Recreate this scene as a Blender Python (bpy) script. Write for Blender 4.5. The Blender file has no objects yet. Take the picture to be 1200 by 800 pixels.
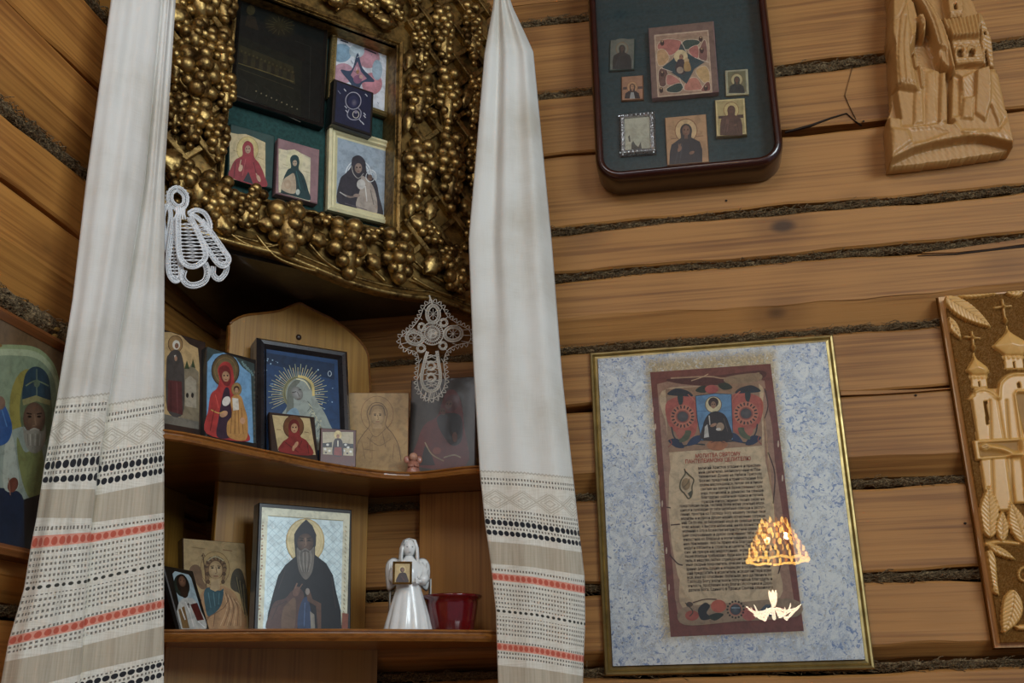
import bpy, bmesh, math, random
import numpy as np
from mathutils import Vector, Matrix
from mathutils.geometry import tessellate_polygon
random.seed(7); RNG = np.random.default_rng(7)
SC = bpy.context.scene; COL = SC.collection
# ---------------------------------------------------------------- camera
FPX = 1230.4; YAW, PITCH, ROLL = 0.1710, 0.3315, -0.0192
def cam_axes():
    cy, sy, cp, sp = math.cos(YAW), math.sin(YAW), math.cos(PITCH), math.sin(PITCH)
    fw = np.array([-sy*cp, cy*cp, sp]); r = np.array([cy, sy, 0.]); u = np.cross(r, fw)
    cr, sr = math.cos(ROLL), math.sin(ROLL)
    return cr*r+sr*u, -sr*r+cr*u, fw
RR, UU, FF = cam_axes()
CAM = np.array([0.713, -1.45, 1.6])
cd = bpy.data.cameras.new('camera'); cam = bpy.data.objects.new('camera', cd); COL.objects.link(cam)
cd.sensor_width = 36; cd.lens = FPX/1200*36; cd.clip_start = 0.02
cam.matrix_world = Matrix(((RR[0], UU[0], -FF[0], CAM[0]), (RR[1], UU[1], -FF[1], CAM[1]), (RR[2], UU[2], -FF[2], CAM[2]), (0, 0, 0, 1)))
SC.camera = cam
# ---------------------------------------------------------------- light
SC.view_settings.view_transform = 'Standard'; SC.view_settings.look = 'None'
SC.view_settings.gamma = 1; SC.view_settings.use_curve_mapping = False
SC.view_settings.exposure = 0.0
w = bpy.data.worlds.new('room_light'); SC.world = w; w.use_nodes = True
w.node_tree.nodes['Background'].inputs[0].default_value = (0.80, 0.86, 1.0, 1)
w.node_tree.nodes['Background'].inputs[1].default_value = 0.20
def area(name, loc, target, sx, sy, power, col):
    l = bpy.data.lights.new(name, 'AREA'); l.shape = 'RECTANGLE'; l.size = sx; l.size_y = sy; l.energy = power; l.color = col
    o = bpy.data.objects.new(name, l); COL.objects.link(o); o.location = loc
    o.rotation_euler = (Vector(target)-Vector(loc)).to_track_quat('-Z', 'Y').to_euler()
    return o
area('window_daylight', (2.25, -2.2, 2.72), (0.35, -0.1, 2.0), 1.0, 1.0, 44, (0.82, 0.94, 1.0))
area('ceiling_fill', (0.45, -1.55, 2.86), (0.35, -.1, 1.9), 0.9, 0.5, 8, (0.9, 0.95, 1.0))  # weak fill added above the shelves, not a window
# ---------------------------------------------------------------- shader maths
class S:
    """a socket with arithmetic"""
    def __init__(s, nt, v): s.nt, s.v = nt, v
    def _m(s, op, *a, clamp=False):
        n = s.nt.nodes.new('ShaderNodeMath'); n.operation = op; n.use_clamp = clamp
        for i, x in enumerate((s,)+a):
            if isinstance(x, S): s.nt.links.new(x.v, n.inputs[i])
            else: n.inputs[i].default_value = x
        return S(s.nt, n.outputs[0])
    def __add__(s, o): return s._m('ADD', o)
    __radd__ = __add__
    def __mul__(s, o): return s._m('MULTIPLY', o)
    __rmul__ = __mul__
    def __sub__(s, o): return s._m('SUBTRACT', o)
    def __rsub__(s, o): return (s*-1)+o
    def __truediv__(s, o): return s._m('DIVIDE', o)
    def frac(s): return s._m('FRACT')
    def floor(s): return s._m('FLOOR')
    def abs(s): return s._m('ABSOLUTE')
    def gt(s, o): return s._m('GREATER_THAN', o)
    def lt(s, o): return s._m('LESS_THAN', o)
    def max(s, o): return s._m('MAXIMUM', o)
    def min(s, o): return s._m('MINIMUM', o)
    def pow(s, o): return s._m('POWER', o)
    def sqrt(s): return s._m('SQRT')
    def sin(s): return s._m('SINE')
    def step(s, a, b):
        n = s.nt.nodes.new('ShaderNodeMapRange'); n.interpolation_type = 'SMOOTHSTEP'; n.clamp = True
        s.nt.links.new(s.v, n.inputs[0]); n.inputs[1].default_value = a; n.inputs[2].default_value = b
        return S(s.nt, n.outputs[0])
class Mat:
    def __init__(m, name):
        m.m = bpy.data.materials.new(name); m.m.use_nodes = True; m.nt = m.m.node_tree
        m.b = m.nt.nodes['Principled BSDF']
    def node(m, t): return m.nt.nodes.new(t)
    def pos(m):
        n = m.node('ShaderNodeNewGeometry'); return S(m.nt, n.outputs['Position'])
    def uv(m):
        n = m.node('ShaderNodeUVMap'); n.uv_map = 'UV'; x = m.node('ShaderNodeSeparateXYZ'); m.nt.links.new(n.outputs[0], x.inputs[0])
        return S(m.nt, x.outputs[0]), S(m.nt, x.outputs[1])
    def rand(m): return S(m.nt, m.node('ShaderNodeObjectInfo').outputs['Random'])
    def attr(m, nm):
        n = m.node('ShaderNodeAttribute'); n.attribute_name = nm; return S(m.nt, n.outputs['Color'])
    def scale(m, v, s, off=None):
        n = m.node('ShaderNodeMapping'); n.inputs['Scale'].default_value = s
        if off is not None:
            c = m.node('ShaderNodeCombineXYZ')
            for i in range(3): m.nt.links.new(off.v, c.inputs[i])
            m.nt.links.new(c.outputs[0], n.inputs['Location'])
        m.nt.links.new(v.v, n.inputs[0]); return S(m.nt, n.outputs[0])
    def comb(m, x, y, z=0.):
        n = m.node('ShaderNodeCombineXYZ')
        for i, a in enumerate((x, y, z)):
            if isinstance(a, S): m.nt.links.new(a.v, n.inputs[i])
            else: n.inputs[i].default_value = a
        return S(m.nt, n.outputs[0])
    def sep(m, v):
        x = m.node('ShaderNodeSeparateXYZ'); m.nt.links.new(v.v, x.inputs[0]); return [S(m.nt, x.outputs[i]) for i in range(3)]
    def noise(m, v, sc, det=3, rough=.5, dist=0.):
        n = m.node('ShaderNodeTexNoise'); n.inputs['Scale'].default_value = sc; n.inputs['Detail'].default_value = det
        n.inputs['Roughness'].default_value = rough; n.inputs['Distortion'].default_value = dist
        m.nt.links.new(v.v, n.inputs['Vector']); return S(m.nt, n.outputs['Fac'])
    def voro(m, v, sc, out='Distance', rnd=1.):
        n = m.node('ShaderNodeTexVoronoi'); n.inputs['Scale'].default_value = sc; n.inputs['Randomness'].default_value = rnd
        m.nt.links.new(v.v, n.inputs['Vector']); return S(m.nt, n.outputs[out])
    def mix(m, a, b, f):
        n = m.node('ShaderNodeMix'); n.data_type = 'RGBA'
        for k, x in ((6, a), (7, b)):
            if isinstance(x, S): m.nt.links.new(x.v, n.inputs[k])
            else: n.inputs[k].default_value = (*x[:3], 1)
        if isinstance(f, S): m.nt.links.new(f.v, n.inputs[0])
        else: n.inputs[0].default_value = f
        return S(m.nt, n.outputs[2])
    def set(m, k, v):
        if isinstance(v, S): m.nt.links.new(v.v, m.b.inputs[k])
        elif isinstance(v, tuple): m.b.inputs[k].default_value = (*v, 1)
        else: m.b.inputs[k].default_value = v
        return m
    def bump(m, h, strength=.3, dist=.002):
        n = m.node('ShaderNodeBump'); n.inputs['Strength'].default_value = strength; n.inputs['Distance'].default_value = dist
        m.nt.links.new(h.v, n.inputs['Height']); m.nt.links.new(n.outputs[0], m.b.inputs['Normal']); return m
def hexc(h):
    c = [int(h[i:i+2], 16)/255 for i in (0, 2, 4)]
    return tuple(x/12.92 if x <= .04045 else ((x+.055)/1.055)**2.4 for x in c)
def wood(name, axis, light, dark, rough=.5, gs=1., knots=True, coat=0., bstr=.35):
    m = Mat(name); p = m.pos(); r = m.rand()*7.3
    st = {'x': (1.1, 20, 34), 'y': (20, 1.1, 34), 'z': (34, 34, 1.1)}[axis]
    v = m.scale(p, tuple(a*gs for a in st), r)
    n1 = m.noise(v, .55, 3, .5, .25); n2 = m.noise(v, 6.0, 3, .6); n3 = m.noise(m.scale(p, (3, 3, 3), r), 1.5, 2)
    bands = ((n1*26).sin()*.5+.5).pow(2.)
    n4 = m.noise(m.scale(p, {'x': (3, 160, 260), 'y': (160, 3, 260), 'z': (260, 260, 3)}[axis], r), 1., 2, .5)
    f = (bands*.20+n2*.40+n4.step(.35, .7)*.35+(n3-.5)*.9)
    c = m.mix(light, dark, f.step(.15, .95))
    if knots:
        ks = {'x': (5, 5, 9), 'y': (5, 5, 9), 'z': (9, 9, 5)}[axis]
        kv = m.scale(p, ks, r); d = m.voro(kv, 1.0); k = 1-(d+(n1-.5)*.12).step(.03, .12)
        ring = 1-(d+(n1-.5)*.15).step(.1, .32)
        c = m.mix(c, tuple(x*.75 for x in dark), ring*.45); c = m.mix(c, tuple(x*.25 for x in dark), k*.9)
    m.set('Base Color', c); m.set('Roughness', rough); m.set('Coat Weight', coat); m.set('Coat Roughness', .18)
    m.bump(f*.6+n2*.4, bstr, .0015); return m.m
def plain(name, col, rough=.5, metal=0., var=.12, coat=0., bump=0., nscale=60):
    m = Mat(name); p = m.pos(); n = m.noise(p, nscale, 4, .6)
    m.set('Base Color', m.mix(tuple(min(1, x*(1+var)) for x in col), tuple(x*(1-2*var) for x in col), n.step(.3, .75)))
    m.set('Roughness', (n-.5)*.2+rough); m.set('Metallic', metal); m.set('Coat Weight', coat); m.set('Coat Roughness', .08)
    if bump: m.bump(n, bump, .001)
    return m.m
M = {}
M['log_r'] = wood('log_wood_right', 'x', hexc('AA783E'), hexc('784D22'), .62)
M['log_l'] = wood('log_wood_left', 'y', hexc('C68A42'), hexc('905A26'), .6)
M['shelf'] = wood('varnished_shelf_wood', 'x', hexc('8E5A26'), hexc('643A14'), .3, 1.2, False, .5, .1)
M['panel'] = wood('yellow_pine_panel', 'z', hexc('AE8038'), hexc('8E6224'), .4, .8, False, .2, .1)
M['carve'] = wood('carved_linden_wood', 'z', hexc('C08A54'), hexc('A06C3C'), .45, .7, False, .15, .12)
M['carve2'] = wood('carved_panel_wood', 'z', hexc('CFA064'), hexc('A87238'), .38, .7, False, .3, .1)
M['darkseam'] = plain('dark_gap', hexc('2A1C10'), .9)
def gold_mat():
    m = Mat('old_gilding'); p = m.pos(); n = m.noise(p, 45, 5, .65); n2 = m.noise(p, 220, 3)
    c = m.mix(hexc('A08450'), hexc('4C381E'), (n+(n2-.5)*.4).step(.40, .66))
    m.set('Base Color', c); m.set('Metallic', .92); m.set('Roughness', n*.25+.26)
    m.bump(n2*.5+n, .4, .002); return m.m
M['gold'] = gold_mat()
M['gold_dull'] = plain('dull_gold_moulding', hexc('8C6E3C'), .42, .75, .3, bump=.3, nscale=120)
M['brass'] = plain('brass_frame', hexc('9C8858'), .4, .75, .15, nscale=40)
M['green_cloth'] = plain('dark_green_cloth', hexc('17403C'), .8, 0, .2, nscale=200)
M['dark_green'] = plain('dark_blue_green_cloth', hexc('203B3E'), .8, 0, .15, nscale=200)
M['black'] = plain('black_stain_and_shade', hexc('1A1816'), .35, 0, .3, .3)
M['frame_green'] = plain('dark_green_border', hexc('2B4540'), .5)
M['frame_pink'] = plain('dusty_pink_border', hexc('8E6E70'), .5)
M['mahog'] = wood('dark_mahogany', 'x', hexc('34140F'), hexc('180807'), .2, 1, False, .6, .05)
M['cream'] = plain('cream_painted_frame', hexc('D8CFA4'), .42, 0, .06)
M['edge_wood'] = plain('icon_board_edge', hexc('6B4426'), .55)
M['dark_wood'] = plain('dark_brown_icon_board', hexc('34231B'), .45, 0, .2, .2)
M['silver'] = plain('embossed_silver', hexc('C8C8C8'), .28, .95, .2, bump=.8, nscale=260)
M['ceramic'] = plain('white_glazed_ceramic', hexc('E6E8E6'), .25, 0, .02, .4)
M['red_glaze'] = plain('dark_red_glaze', hexc('5E0A12'), .15, 0, .1, .8)
M['lace'] = plain('white_lace_thread', hexc('E6E8EA'), .8, 0, .05)
M['lace_grey'] = plain('grey_lace_thread', hexc('B4ACA0'), .8, 0, .1)
M['moss'] = None
def moss():
    m = Mat('dry_oakum'); p = m.pos(); n = m.noise(p, 350, 3, .7)
    m.set('Base Color', m.mix(hexc('54432E'), hexc('A68E66'), n.step(.35, .7))); m.set('Roughness', .95); m.bump(n, 1., .004); return m.m
M['moss'] = moss()
def paint_mat(name, rough=.4, coat=.15, metal=0., speck=.1):
    m = Mat(name); c = m.attr('Col'); p = m.pos(); n = m.noise(p, 420, 3, .6)
    n5 = m.noise(p, 95, 4, .65, .5); g = m.sep(c); lum = g[0]*.35+g[1]*.5+g[2]*.15; c = m.mix(c, m.comb(lum, lum, lum), .14)
    c = m.mix(c, m.mix((0., 0., 0.), c, .62), n5.step(.38, .7)*.8)
    m.set('Base Color', m.mix(c, (0.02, 0.015, 0.01), n.step(.45, .9)*speck)); m.set('Roughness', rough); m.set('Metallic', metal)
    m.set('Coat Weight', coat); m.set('Coat Roughness', .1); return m.m
M['paint'] = paint_mat('icon_paint'); M['print'] = paint_mat('matte_print', .6, 0.); M['foil'] = paint_mat('foil_paint', .3, .3, .45)
def glass_mat():
    m = Mat('clear_glass'); nt = m.nt; nt.nodes.remove(m.b)
    g = nt.nodes.new('ShaderNodeBsdfGlossy'); g.inputs['Roughness'].default_value = .0
    t = nt.nodes.new('ShaderNodeBsdfTransparent'); f = nt.nodes.new('ShaderNodeFresnel'); f.inputs[0].default_value = 1.5
    mx = nt.nodes.new('ShaderNodeMixShader'); nt.links.new(f.outputs[0], mx.inputs[0]); nt.links.new(t.outputs[0], mx.inputs[1]); nt.links.new(g.outputs[0], mx.inputs[2])
    nt.links.new(mx.outputs[0], nt.nodes['Material Output'].inputs[0]); return m.m
M['glass'] = glass_mat()
# ---------------------------------------------------------------- object helpers
def tag(o, label, cat, group=None, kind=None):
    o['label'] = label; o['category'] = cat
    if group: o['group'] = group
    if kind: o['kind'] = kind
    return o
def empty(name, loc=(0, 0, 0)):
    o = bpy.data.objects.new(name, None); o.location = loc; o.empty_display_size = .05; COL.objects.link(o); return o
def thing(name, loc, label, cat, group=None): return tag(empty(name, tuple(float(a) for a in loc)), label, cat, group)
def link(name, me, mat, parent=None, smooth=False):
    o = bpy.data.objects.new(name, me); COL.objects.link(o)
    if mat is not None: me.materials.append(mat)
    if smooth: me.shade_smooth()
    if parent is not None:
        o.parent = parent; L = Vector((0, 0, 0)); q = parent
        while q is not None: L += q.location; q = q.parent
        me.transform(Matrix.Translation(-L)); 
    return o
class MB:
    def __init__(s): s.v = []; s.f = []; s.sm = []
    def add(s, vs, fs):
        b = len(s.v); s.v.extend([tuple(map(float, v)) for v in vs]); s.f.extend([tuple(i+b for i in f) for f in fs]); return s
    def box(s, pl, u0, u1, v0, v1, d0, d1, c=.0):
        """box in a plane's coordinates; c = chamfer of the front face"""
        if c:
            P = [pl.w(u, v, d) for d, e in ((d0, 0), (d1-c, 0), (d1, c)) for u, v in ((u0+e, v0+e), (u1-e, v0+e), (u1-e, v1-e), (u0+e, v1-e))]
            F = [(3, 2, 1, 0), (8, 9, 10, 11)]+[(k+i, k+(i+1) % 4, k+4+(i+1) % 4, k+4+i) for k in (0, 4) for i in range(4)]
        else:
            P = [pl.w(u, v, d) for d in (d0, d1) for u, v in ((u0, v0), (u1, v0), (u1, v1), (u0, v1))]
            F = [(3, 2, 1, 0), (4, 5, 6, 7)]+[(i, (i+1) % 4, 4+(i+1) % 4, 4+i) for i in range(4)]
        return s.add(P, F)
    def prism(s, pl, pts, d0, d1, c=0.):
        n = len(pts); tri = tessellate_polygon([[Vector((a, b, 0)) for a, b in pts]])
        A = sum(pts[i][0]*pts[(i+1) % n][1]-pts[(i+1) % n][0]*pts[i][1] for i in range(n))
        if A < 0: pts = pts[::-1]; tri = tessellate_polygon([[Vector((a, b, 0)) for a, b in pts]])
        P = [pl.w(a, b, d0) for a, b in pts]+[pl.w(a, b, d1) for a, b in pts]
        F = [(i, (i+1) % n, n+(i+1) % n, n+i) for i in range(n)]
        for t in tri:
            a, b, cc = [pts[i] for i in t]
            if (b[0]-a[0])*(cc[1]-a[1])-(b[1]-a[1])*(cc[0]-a[0]) < 0: t = t[::-1]
            F.append(tuple(n+i for i in t)); F.append(tuple(reversed(t)))
        return s.add(P, F)
    def tube(s, pts, r, k=6, closed=False, flat=None):
        pts = [np.array(p, float) for p in pts]; n = len(pts)
        if n < 2: return s
        P = []; up = np.array([.31, .17, .93])
        for i in range(n):
            a = pts[(i-1) % n] if (closed or i > 0) else pts[i]; b = pts[(i+1) % n] if (closed or i < n-1) else pts[i]
            t = b-a; t = t/(np.linalg.norm(t)+1e-9)
            x = np.cross(t, up if flat is None else flat); x /= np.linalg.norm(x)+1e-9; y = np.cross(t, x)
            rr = r[i] if hasattr(r, '__len__') else r
            for j in range(k):
                g = 2*math.pi*j/k; P.append(pts[i]+rr*(math.cos(g)*x+math.sin(g)*y*(1 if flat is None else .5)))
        F = [(i*k+j, ((i+1) % n)*k+j, ((i+1) % n)*k+(j+1) % k, i*k+(j+1) % k) for i in range(n if closed else n-1) for j in range(k)]
        if not closed: F += [tuple(range(k)), tuple(reversed(range((n-1)*k, n*k)))]
        return s.add(P, F)
    def lathe(s, c, prof, k=32, sx=1., sy=1.):
        P = [(c[0]+r*math.cos(2*math.pi*j/k)*sx, c[1]+r*math.sin(2*math.pi*j/k)*sy, c[2]+z) for r, z in prof for j in range(k)]
        return s.add(P, [(i*k+j, i*k+(j+1) % k, (i+1)*k+(j+1) % k, (i+1)*k+j) for i in range(len(prof)-1) for j in range(k)])
    def ico(s, c, r, sub=2, ax=None):
        bm = bmesh.new(); bmesh.ops.create_icosphere(bm, subdivisions=sub, radius=1.)
        c = np.array(c, float); A = np.eye(3)*r if ax is None else np.array(ax).T
        vs = [c+A@np.array(v.co) for v in bm.verts]; fs = [tuple(v.index for v in f.verts) for f in bm.faces]; bm.free(); return s.add(vs, fs)
    def build(s, name, mat, parent=None, smooth=False):
        me = bpy.data.meshes.new(name); me.from_pydata(s.v, [], s.f); me.update(); return link(name, me, mat, parent, smooth)
# ---------------------------------------------------------------- planes
def ray(x, y): return RR*(x-600)/FPX-UU*(y-400)/FPX+FF
def proj(P):
    P = np.array(P, float)-CAM; z = P@FF; return 600+FPX*(P@RR)/z, 400-FPX*(P@UU)/z
class Plane:
    def __init__(s, p0, ex, ez, n): s.p0, s.ex, s.ez, s.n = [np.array(a, float) for a in (p0, ex, ez, n)]
    def w(s, u, v, d=0.): return s.p0+u*s.ex+v*s.ez+d*s.n
    def px(s, x, y, d=0.):
        """where the sight line through a point of the photograph meets the plane (raised by d)"""
        r = ray(x, y); P = CAM+r*(((s.p0+d*s.n)-CAM)@s.n)/(r@s.n)-s.p0; return float(P@s.ex), float(P@s.ez)
    def W(s, x, y, d=0.): u, v = s.px(x, y, d); return s.w(u, v, d)
    def off(s, d): return Plane(s.p0+d*s.n, s.ex, s.ez, s.n)
    def turn(s, u, v, a):
        ca, sa = math.cos(a), math.sin(a); return Plane(s.w(u, v), ca*s.ex+sa*s.ez, -sa*s.ex+ca*s.ez, s.n)
Q = 2**-.5
def PR(y): return Plane((0, y, 0), (1, 0, 0), (0, 0, 1), (0, -1, 0))
def PL(x): return Plane((x, 0, 0), (0, 1, 0), (0, 0, 1), (1, 0, 0))
def PA(p0, az, lean=0.):
    a = math.radians(az); l = lean; nh = np.array([math.sin(a), -math.cos(a), 0.]); z = np.array([0, 0, 1.])
    return Plane(p0, (math.cos(a), math.sin(a), 0), z*math.cos(l)-nh*math.sin(l), nh*math.cos(l)+z*math.sin(l))
def DL(dep, lat, z=0.): return np.array([dep*Q+lat*Q, -dep*Q+lat*Q, z])
def PD(dep, lean=0.): return PA(DL(dep, 0), 45, lean)
def lat_for(xc, dep, z):
    a, b = -.6, .6
    for _ in range(40):
        m = (a+b)/2
        if proj(DL(dep, m, z))[0] < xc: a = m
        else: b = m
    return (a+b)/2
def stand(quad, dep, z, az=None, lean=None):
    """plane of an icon standing on a shelf at z: turn and lean chosen so that its outline is upright and level"""
    TL, TR, BR, BL = quad; xc = (BL[0]+BR[0])/2; p0 = DL(dep, lat_for(xc, dep, z), z); best = None
    for A in ([az] if az is not None else range(-10, 86, 3)):
        for l in ([lean] if lean is not None else [i*.03 for i in range(0, 13)]):
            pl = PA(p0, A, l); q = [pl.px(*k) for k in quad]
            c = (q[0][1]-q[1][1])**2*2+(q[0][0]-q[3][0])**2+(q[1][0]-q[2][0])**2+(l-.12)**2*2e-4+((A-42)/45)**2*1.2e-5
            if best is None or c < best[0]: best = (c, pl)
    return best[1]
def rect(pl, quad, floor=None):
    q = [pl.px(*k) for k in quad]; u0 = (q[0][0]+q[3][0])/2; u1 = (q[1][0]+q[2][0])/2; v1 = (q[0][1]+q[1][1])/2
    v0 = (q[2][1]+q[3][1])/2 if floor is None else floor
    return u0, u1, v0, v1
def hang(pl, quad):
    """turn a wall plane in itself to the tilt of a hung picture; returns plane and rectangle"""
    q = [pl.px(*k) for k in quad]; a = math.atan2((q[1][1]-q[0][1])+(q[2][1]-q[3][1]), (q[1][0]-q[0][0])+(q[2][0]-q[3][0]))
    b = math.atan2((q[0][0]-q[3][0])+(q[1][0]-q[2][0]), (q[0][1]-q[3][1])+(q[1][1]-q[2][1])); a = (a-b)/2
    c = np.mean(q, 0); p2 = pl.turn(c[0], c[1], a); return p2, rect(p2, quad)
# ---------------------------------------------------------------- painting
def smooth(pts, k=5, closed=True):
    n = len(pts); out = []; P = [np.array(p, float) for p in pts]
    rng = range(n) if closed else range(n-1)
    for i in rng:
        p0, p1, p2, p3 = (P[(i+j) % n] if closed else P[min(max(i+j, 0), n-1)] for j in (-1, 0, 1, 2))
        for t in np.linspace(0, 1, k, endpoint=False):
            out.append(tuple(.5*((2*p1)+(-p0+p2)*t+(2*p0-5*p1+4*p2-p3)*t*t+(-p0+3*p1-3*p2+p3)*t**3)))
    if not closed: out.append(tuple(P[-1]))
    return out
class Paint:
    """flat layers of paint, laid out in the photograph's points and carried onto the picture's own plane"""
    def __init__(s, pl, d, raw=False): s.pl, s.d, s.k = pl, d, 0; s.v = []; s.f = []; s.c = []; s.raw = raw; s.clip = None
    def _p(s, x, y):
        u, v = (x, y) if s.raw else s.pl.px(x, y, s.d)
        if s.clip: u0, u1, v0, v1 = s.clip; u = min(max(u, u0), u1); v = min(max(v, v0), v1)
        return u, v
    def poly(s, pts, col, sm=False, raw=False):
        col = hexc(col) if isinstance(col, str) else col
        if sm: pts = smooth(pts)
        q = pts if raw else [s._p(*p) for p in pts]; s.k += 1; dd = s.d+s.k*7e-6; b = len(s.v)
        s.v += [tuple(s.pl.w(u, v, dd)) for u, v in q]; s.c += [col]*len(q)
        for t in tessellate_polygon([[Vector((u, v, 0)) for u, v in q]]):
            a, bb, c = [q[i] for i in t]
            if (bb[0]-a[0])*(c[1]-a[1])-(bb[1]-a[1])*(c[0]-a[0]) < 0: t = t[::-1]
            s.f.append(tuple(b+i for i in t))
        return s
    def ell(s, cx, cy, rx, ry, col, edge=None, rot=0., n=22):
        col = hexc(col) if isinstance(col, str) else col; edge = col if edge is None else (hexc(edge) if isinstance(edge, str) else edge)
        s.k += 1; dd = s.d+s.k*7e-6; b = len(s.v); cr, sr = math.cos(rot), math.sin(rot)
        pts = [(cx, cy)]+[(cx+cr*rx*math.cos(t)-sr*ry*math.sin(t), cy+sr*rx*math.cos(t)+cr*ry*math.sin(t)) for t in np.linspace(0, 2*math.pi, n, endpoint=False)]
        for i, p in enumerate(pts):
            u, v = s._p(*p); s.v.append(tuple(s.pl.w(u, v, dd))); s.c.append(col if i == 0 else edge)
        for i in range(n): s.f.append((b, b+1+(i+1) % n, b+1+i))
        return s
    def line(s, pts, wd, col, sm=True, closed=False):
        if sm and len(pts) > 2: pts = smooth(pts, 4, closed)
        if closed: pts = list(pts)+[pts[0]]
        col = hexc(col) if isinstance(col, str) else col; s.k += 1; dd = s.d+s.k*7e-6; b = len(s.v); P = [np.array(p, float) for p in pts]; n = len(P)
        for i in range(n):
            t = P[min(i+1, n-1)]-P[max(i-1, 0)]; t = t/(np.hypot(*t)+1e-9); nn = np.array([-t[1], t[0]])*wd/2
            for q in (P[i]+nn, P[i]-nn):
                u, v = s._p(*q); s.v.append(tuple(s.pl.w(u, v, dd))); s.c.append(col)
        for i in range(n-1): s.f.append((b+2*i, b+2*i+2, b+2*i+3, b+2*i+1))
        return s
    def ring(s, cx, cy, rx, ry, wd, col): return s.line([(cx+rx*math.cos(t), cy+ry*math.sin(t)) for t in np.linspace(0, 2*math.pi, 24, endpoint=False)], wd, col, False, True)
    def rct(s, r, col, m=0.):
        u0, u1, v0, v1 = r; return s.poly([(u0+m, v0+m), (u1-m, v0+m), (u1-m, v1-m), (u0+m, v1-m)], col, raw=True)
    def build(s, name, mat, parent):
        me = bpy.data.meshes.new(name); me.from_pydata(s.v, [], s.f); a = me.color_attributes.new('Col', 'FLOAT_COLOR', 'POINT')
        a.data.foreach_set('color', np.array([(*c, 1) for c in s.c], float).ravel()); me.update(); return link(name, me, mat, parent)
def face(P, x, y, r, skin='C08A5C', dark='4A2A1A', eyes=True, tilt=0.):
    P.ell(x, y, r*.62, r*.85, skin, tuple(c*.72 for c in hexc(skin)), tilt)
    if eyes:
        for sx in (-1, 1):
            P.line([(x+sx*r*.42, y-r*.22), (x+sx*r*.12, y-r*.2)], r*.1, dark, False); P.ell(x+sx*r*.26, y-r*.08, r*.13, r*.08, dark)
        P.line([(x, y-r*.1), (x+r*.06, y+r*.25), (x-r*.04, y+r*.28)], r*.08, tuple(c*.6 for c in hexc(skin)), False)
        P.line([(x-r*.16, y+r*.48), (x+r*.16, y+r*.48)], r*.1, '7E2E22', False)
def saint(P, x, y, r, yb, w, robe, veil=None, halo='D8B860', under=None, skin='C08A5C', hair=None, beard=None, hand=True, sk=0.):
    """half-length figure: head at (x, y) of radius r, robe down to yb with half-width w"""
    if halo: P.ell(x, y, r*1.75, r*1.85, halo, tuple(min(1, c*1.05) for c in hexc(halo))); P.ring(x, y, r*1.75, r*1.85, r*.14, '8A5A2A')
    o = sk
    P.poly([(x-.45*r, y+.9*r), (x-.9*w, y+2.*r+o*-.6), (x-w, y+3.4*r), (x-w*1.02, yb), (x+w*1.02, yb+o), (x+w, y+3.4*r+o), (x+.85*w, y+2.*r+o*.6), (x+.45*r, y+.9*r)], robe)
    dk = tuple(c*.45 for c in hexc(robe)); lt = tuple(min(1, c*1.5+.02) for c in hexc(robe))
    if under: P.poly([(x-.3*r, y+r), (x-.35*w, yb), (x+.35*w, yb+o*.3), (x+.3*r, y+r)], under)
    for a in (-.75, -.45, .5, .8): P.line([(x+a*.5*w, y+2.1*r), (x+a*w*.9, yb-r*.6)], r*.12, dk if a > 0 else lt, False)
    if veil: P.ell(x, y+.05*r, r*.95, r*1.15, veil); P.poly([(x-.9*r, y+.2*r), (x-.75*r, y+1.7*r), (x+.75*r, y+1.7*r), (x+.9*r, y+.2*r)], veil)
    elif hair: P.ell(x, y-.15*r, r*.85, r*.95, hair)
    P.poly([(x-.25*r, y+.5*r), (x-.28*r, y+1.3*r), (x+.28*r, y+1.3*r), (x+.25*r, y+.5*r)], tuple(c*.6 for c in hexc(skin)))
    if beard: P.ell(x, y+.75*r, r*.5, r*.8, beard)
    face(P, x, y, r, skin)
    if beard: P.ell(x, y+.85*r, r*.38, r*.4, beard)
    if hand:
        hy = y+2.9*r; P.ell(x-.4*w, hy, r*.28, r*.5, skin, rot=.5); P.line([(x-.4*w, hy-r*.3), (x-.32*w, hy-r*.85)], r*.16, skin, False); P.line([(x-.45*w, hy-r*.3), (x-.45*w, hy-r*.8)], r*.14, skin, False)
        P.ell(x+.35*w, hy+.6*r, r*.45, r*.25, skin, rot=-.4)
# frames: mitred bars with a stepped profile
def frame(name, pl, r, wd, prof, mat, parent, d0=0.):
    """prof: list of (fraction of the width inwards, height) from outside to inside"""
    u0, u1, v0, v1 = r; mb = MB(); P = []
    pr = [(0, d0)]+[(a, d0+h) for a, h in prof]+[(1., d0)]
    for a, h in pr:
        e = a*wd; P += [pl.w(u, v, h) for u, v in ((u0+e, v0+e), (u1-e, v0+e), (u1-e, v1-e), (u0+e, v1-e))]
    F = [(k*4+i, k*4+(i+1) % 4, (k+1)*4+(i+1) % 4, (k+1)*4+i) for k in range(len(pr)-1) for i in range(4)]
    F += [((len(pr)-1)*4+i, (len(pr)-1)*4+(i+1) % 4, (i+1) % 4, i) for i in range(4)]
    return mb.add(P, F).build(name, mat, parent)
def board(name, pl, r, d0, d1, mat, parent, c=.0012): return MB().box(pl, r[0], r[1], r[2], r[3], d0, d1, c).build(name, mat, parent)
def glass(name, pl, r, d, parent): 
    u0, u1, v0, v1 = r; return MB().box(pl, u0, u1, v0, v1, d, d+.0012).build(name, M['glass'], parent)
def root_at(pl, r): return tuple(pl.w((r[0]+r[1])/2, r[2], 0))
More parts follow.
